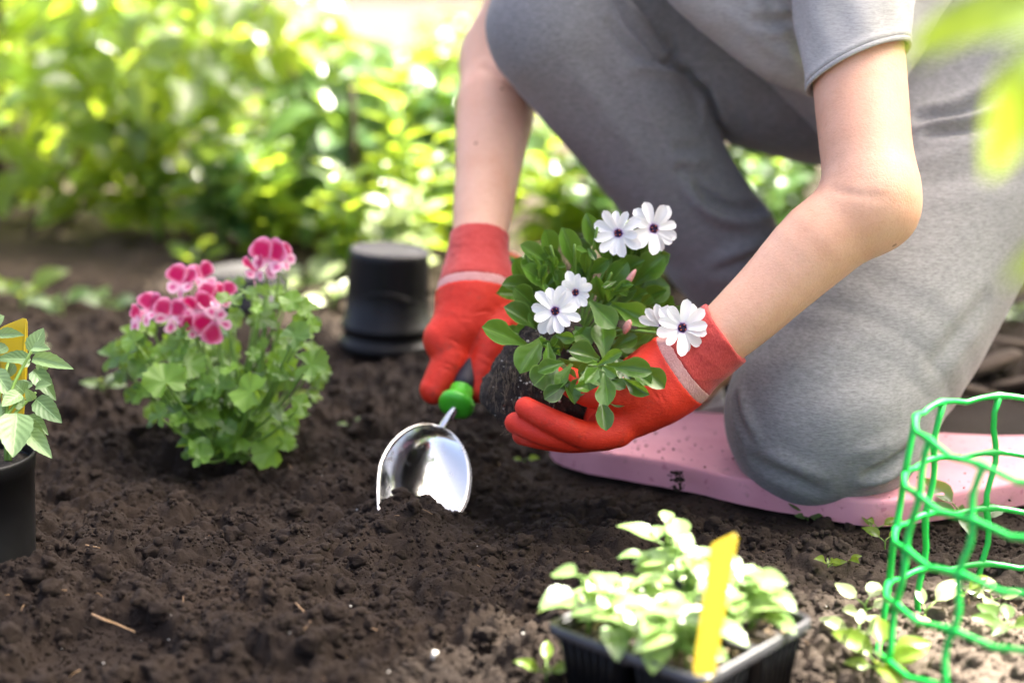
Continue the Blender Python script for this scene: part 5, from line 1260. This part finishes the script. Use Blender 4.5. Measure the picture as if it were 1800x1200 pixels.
# near leafy stem at the right edge, out of focus
rt_ = Vector((.42, .72, gz(.42, .72))); fs = thing('leafy_stem', rt_, 'blurred bright green leafy stem close to the camera at the right edge', 'stem')
top = P(1900, -60, .74); stem(fs, [rt_, rt_+Vector((-.03, .02, .3)), P(1960, 300, .74), top], .004, .002, n=14)
for (a, b, c_, e_, w, d) in ((1890, -20, 1585, 60, 95, .80), (1880, 40, 1640, 35, 60, .72), (1870, 60, 1740, 280, 110, .70), (1880, 150, 1755, 165, 70, .74), (1900, 430, 1775, 470, 60, .74), (1890, 100, 1790, 130, 60, .70)):
    q0, q1 = P(a, b, d), P(c_, e_, d-.01); leaf(L_fore[a % 3], fs, q0, q1, w/FPX*d*1.1, Vector((.1, -.5, .8)))
    stem(fs, [q0, (q0+P(1950, 200, d))/2, P(1955, 260, .74)], .0012, .0015, n=6, sides=5)

# shade trees standing out of the picture: their crowns shade the bed
def shadow_xy(p): return p[0]-p[2]*SUN.x/SUN.z, p[1]-p[2]*SUN.y/SUN.z
LIT = [(1.1, 1.22, .75, .22), (.53, 1.31, .36, .155), (.12, 1.20, .26, .20)]        # sunny ground ellipses: crown leaves that would shade them are left out
GAPS = [(-.42, 1.74, .15, .08), (-.30, 1.80, .10, .05), (-.58, 1.46, .09, .07)]
LIT.append((.105, 1.57, .035, .035))
def shaded(x, y):
    if y < 1.02 or y > (2.45 if -.6 < x < .6 else 2.9)+.12*math.sin(x*7) or x < -1.3 or x > 1.9: return False
    for (a, b, rx, ry) in LIT:
        if ((x-a)/rx)**2+((y-b)/ry)**2 < 1: return False
    for (a, b, rx, ry) in GAPS:
        if ((x-a)/rx)**2+((y-b)/ry)**2 < 1: return rt2.random() < .22
    return True
rt2 = random.Random(9)
tr_b = Vector((4.6, 4.2, 0)); tree = thing('shade_tree', tr_b, 'tall broadleaf tree whose crown shades the flower bed', 'tree')
MB().tube(curve_pts([tr_b-UP*.1, tr_b+Vector((-.1, -.1, 1.2)), tr_b+Vector((-.5, -.2, 2.6)), Vector((3.2, 3.4, 4.4))], 14), [.16-.007*i for i in range(14)], 12).build('trunk', M_bark, tree)
for e_ in ((1.8, 2.6, 4.0), (2.4, 3.0, 4.3), (2.9, 2.4, 4.2), (1.5, 3.3, 4.2), (3.2, 3.1, 4.8)):
    MB().tube(curve_pts([Vector((4.1, 3.95, 2.6)), lerp(Vector((4.0, 3.9, 2.8)), Vector(e_), .5)+UP*.2, Vector(e_)], 10), [.06-.005*i for i in range(10)], 8).build('limb', M_bark, tree)
pts = []
while len(pts) < 13500:
    z = rt2.uniform(3.3, 4.6); x = rt2.uniform(-1.5, 2.1)+z*SUN.x/SUN.z; y = rt2.uniform(1.0, 3.15)+z*SUN.y/SUN.z
    sx_, sy_ = shadow_xy((x, y, z))
    if shaded(sx_, sy_): pts.append((x, y, z))
def crown_mesh():
    V_, F_ = [], []
    for p in pts:
        L = rt2.uniform(.07, .12); a = rt2.uniform(0, 6.28); dr = Vector((math.cos(a), math.sin(a), rt2.uniform(-.4, .3))).normalized(); q = Vector(p)-dr*L*.5
        n = SUN+Vector((rt2.gauss(0, .35), rt2.gauss(0, .35), 0)); n = (n-dr*n.dot(dr)).normalized(); s_ = dr.cross(n)*L*.32; o = len(V_)
        V_ += [q, q+dr*L*.45+s_+n*.004, q+dr*L*.5-n*.006, q+dr*L*.45-s_+n*.004, q+dr*L]; F_ += [(o, o+2, o+1), (o, o+3, o+2), (o+1, o+2, o+4), (o+2, o+3, o+4)]
    return make_mesh('crown', V_, F_, M_tree)
tag(obj('crown', crown_mesh(), tree), kind='stuff')
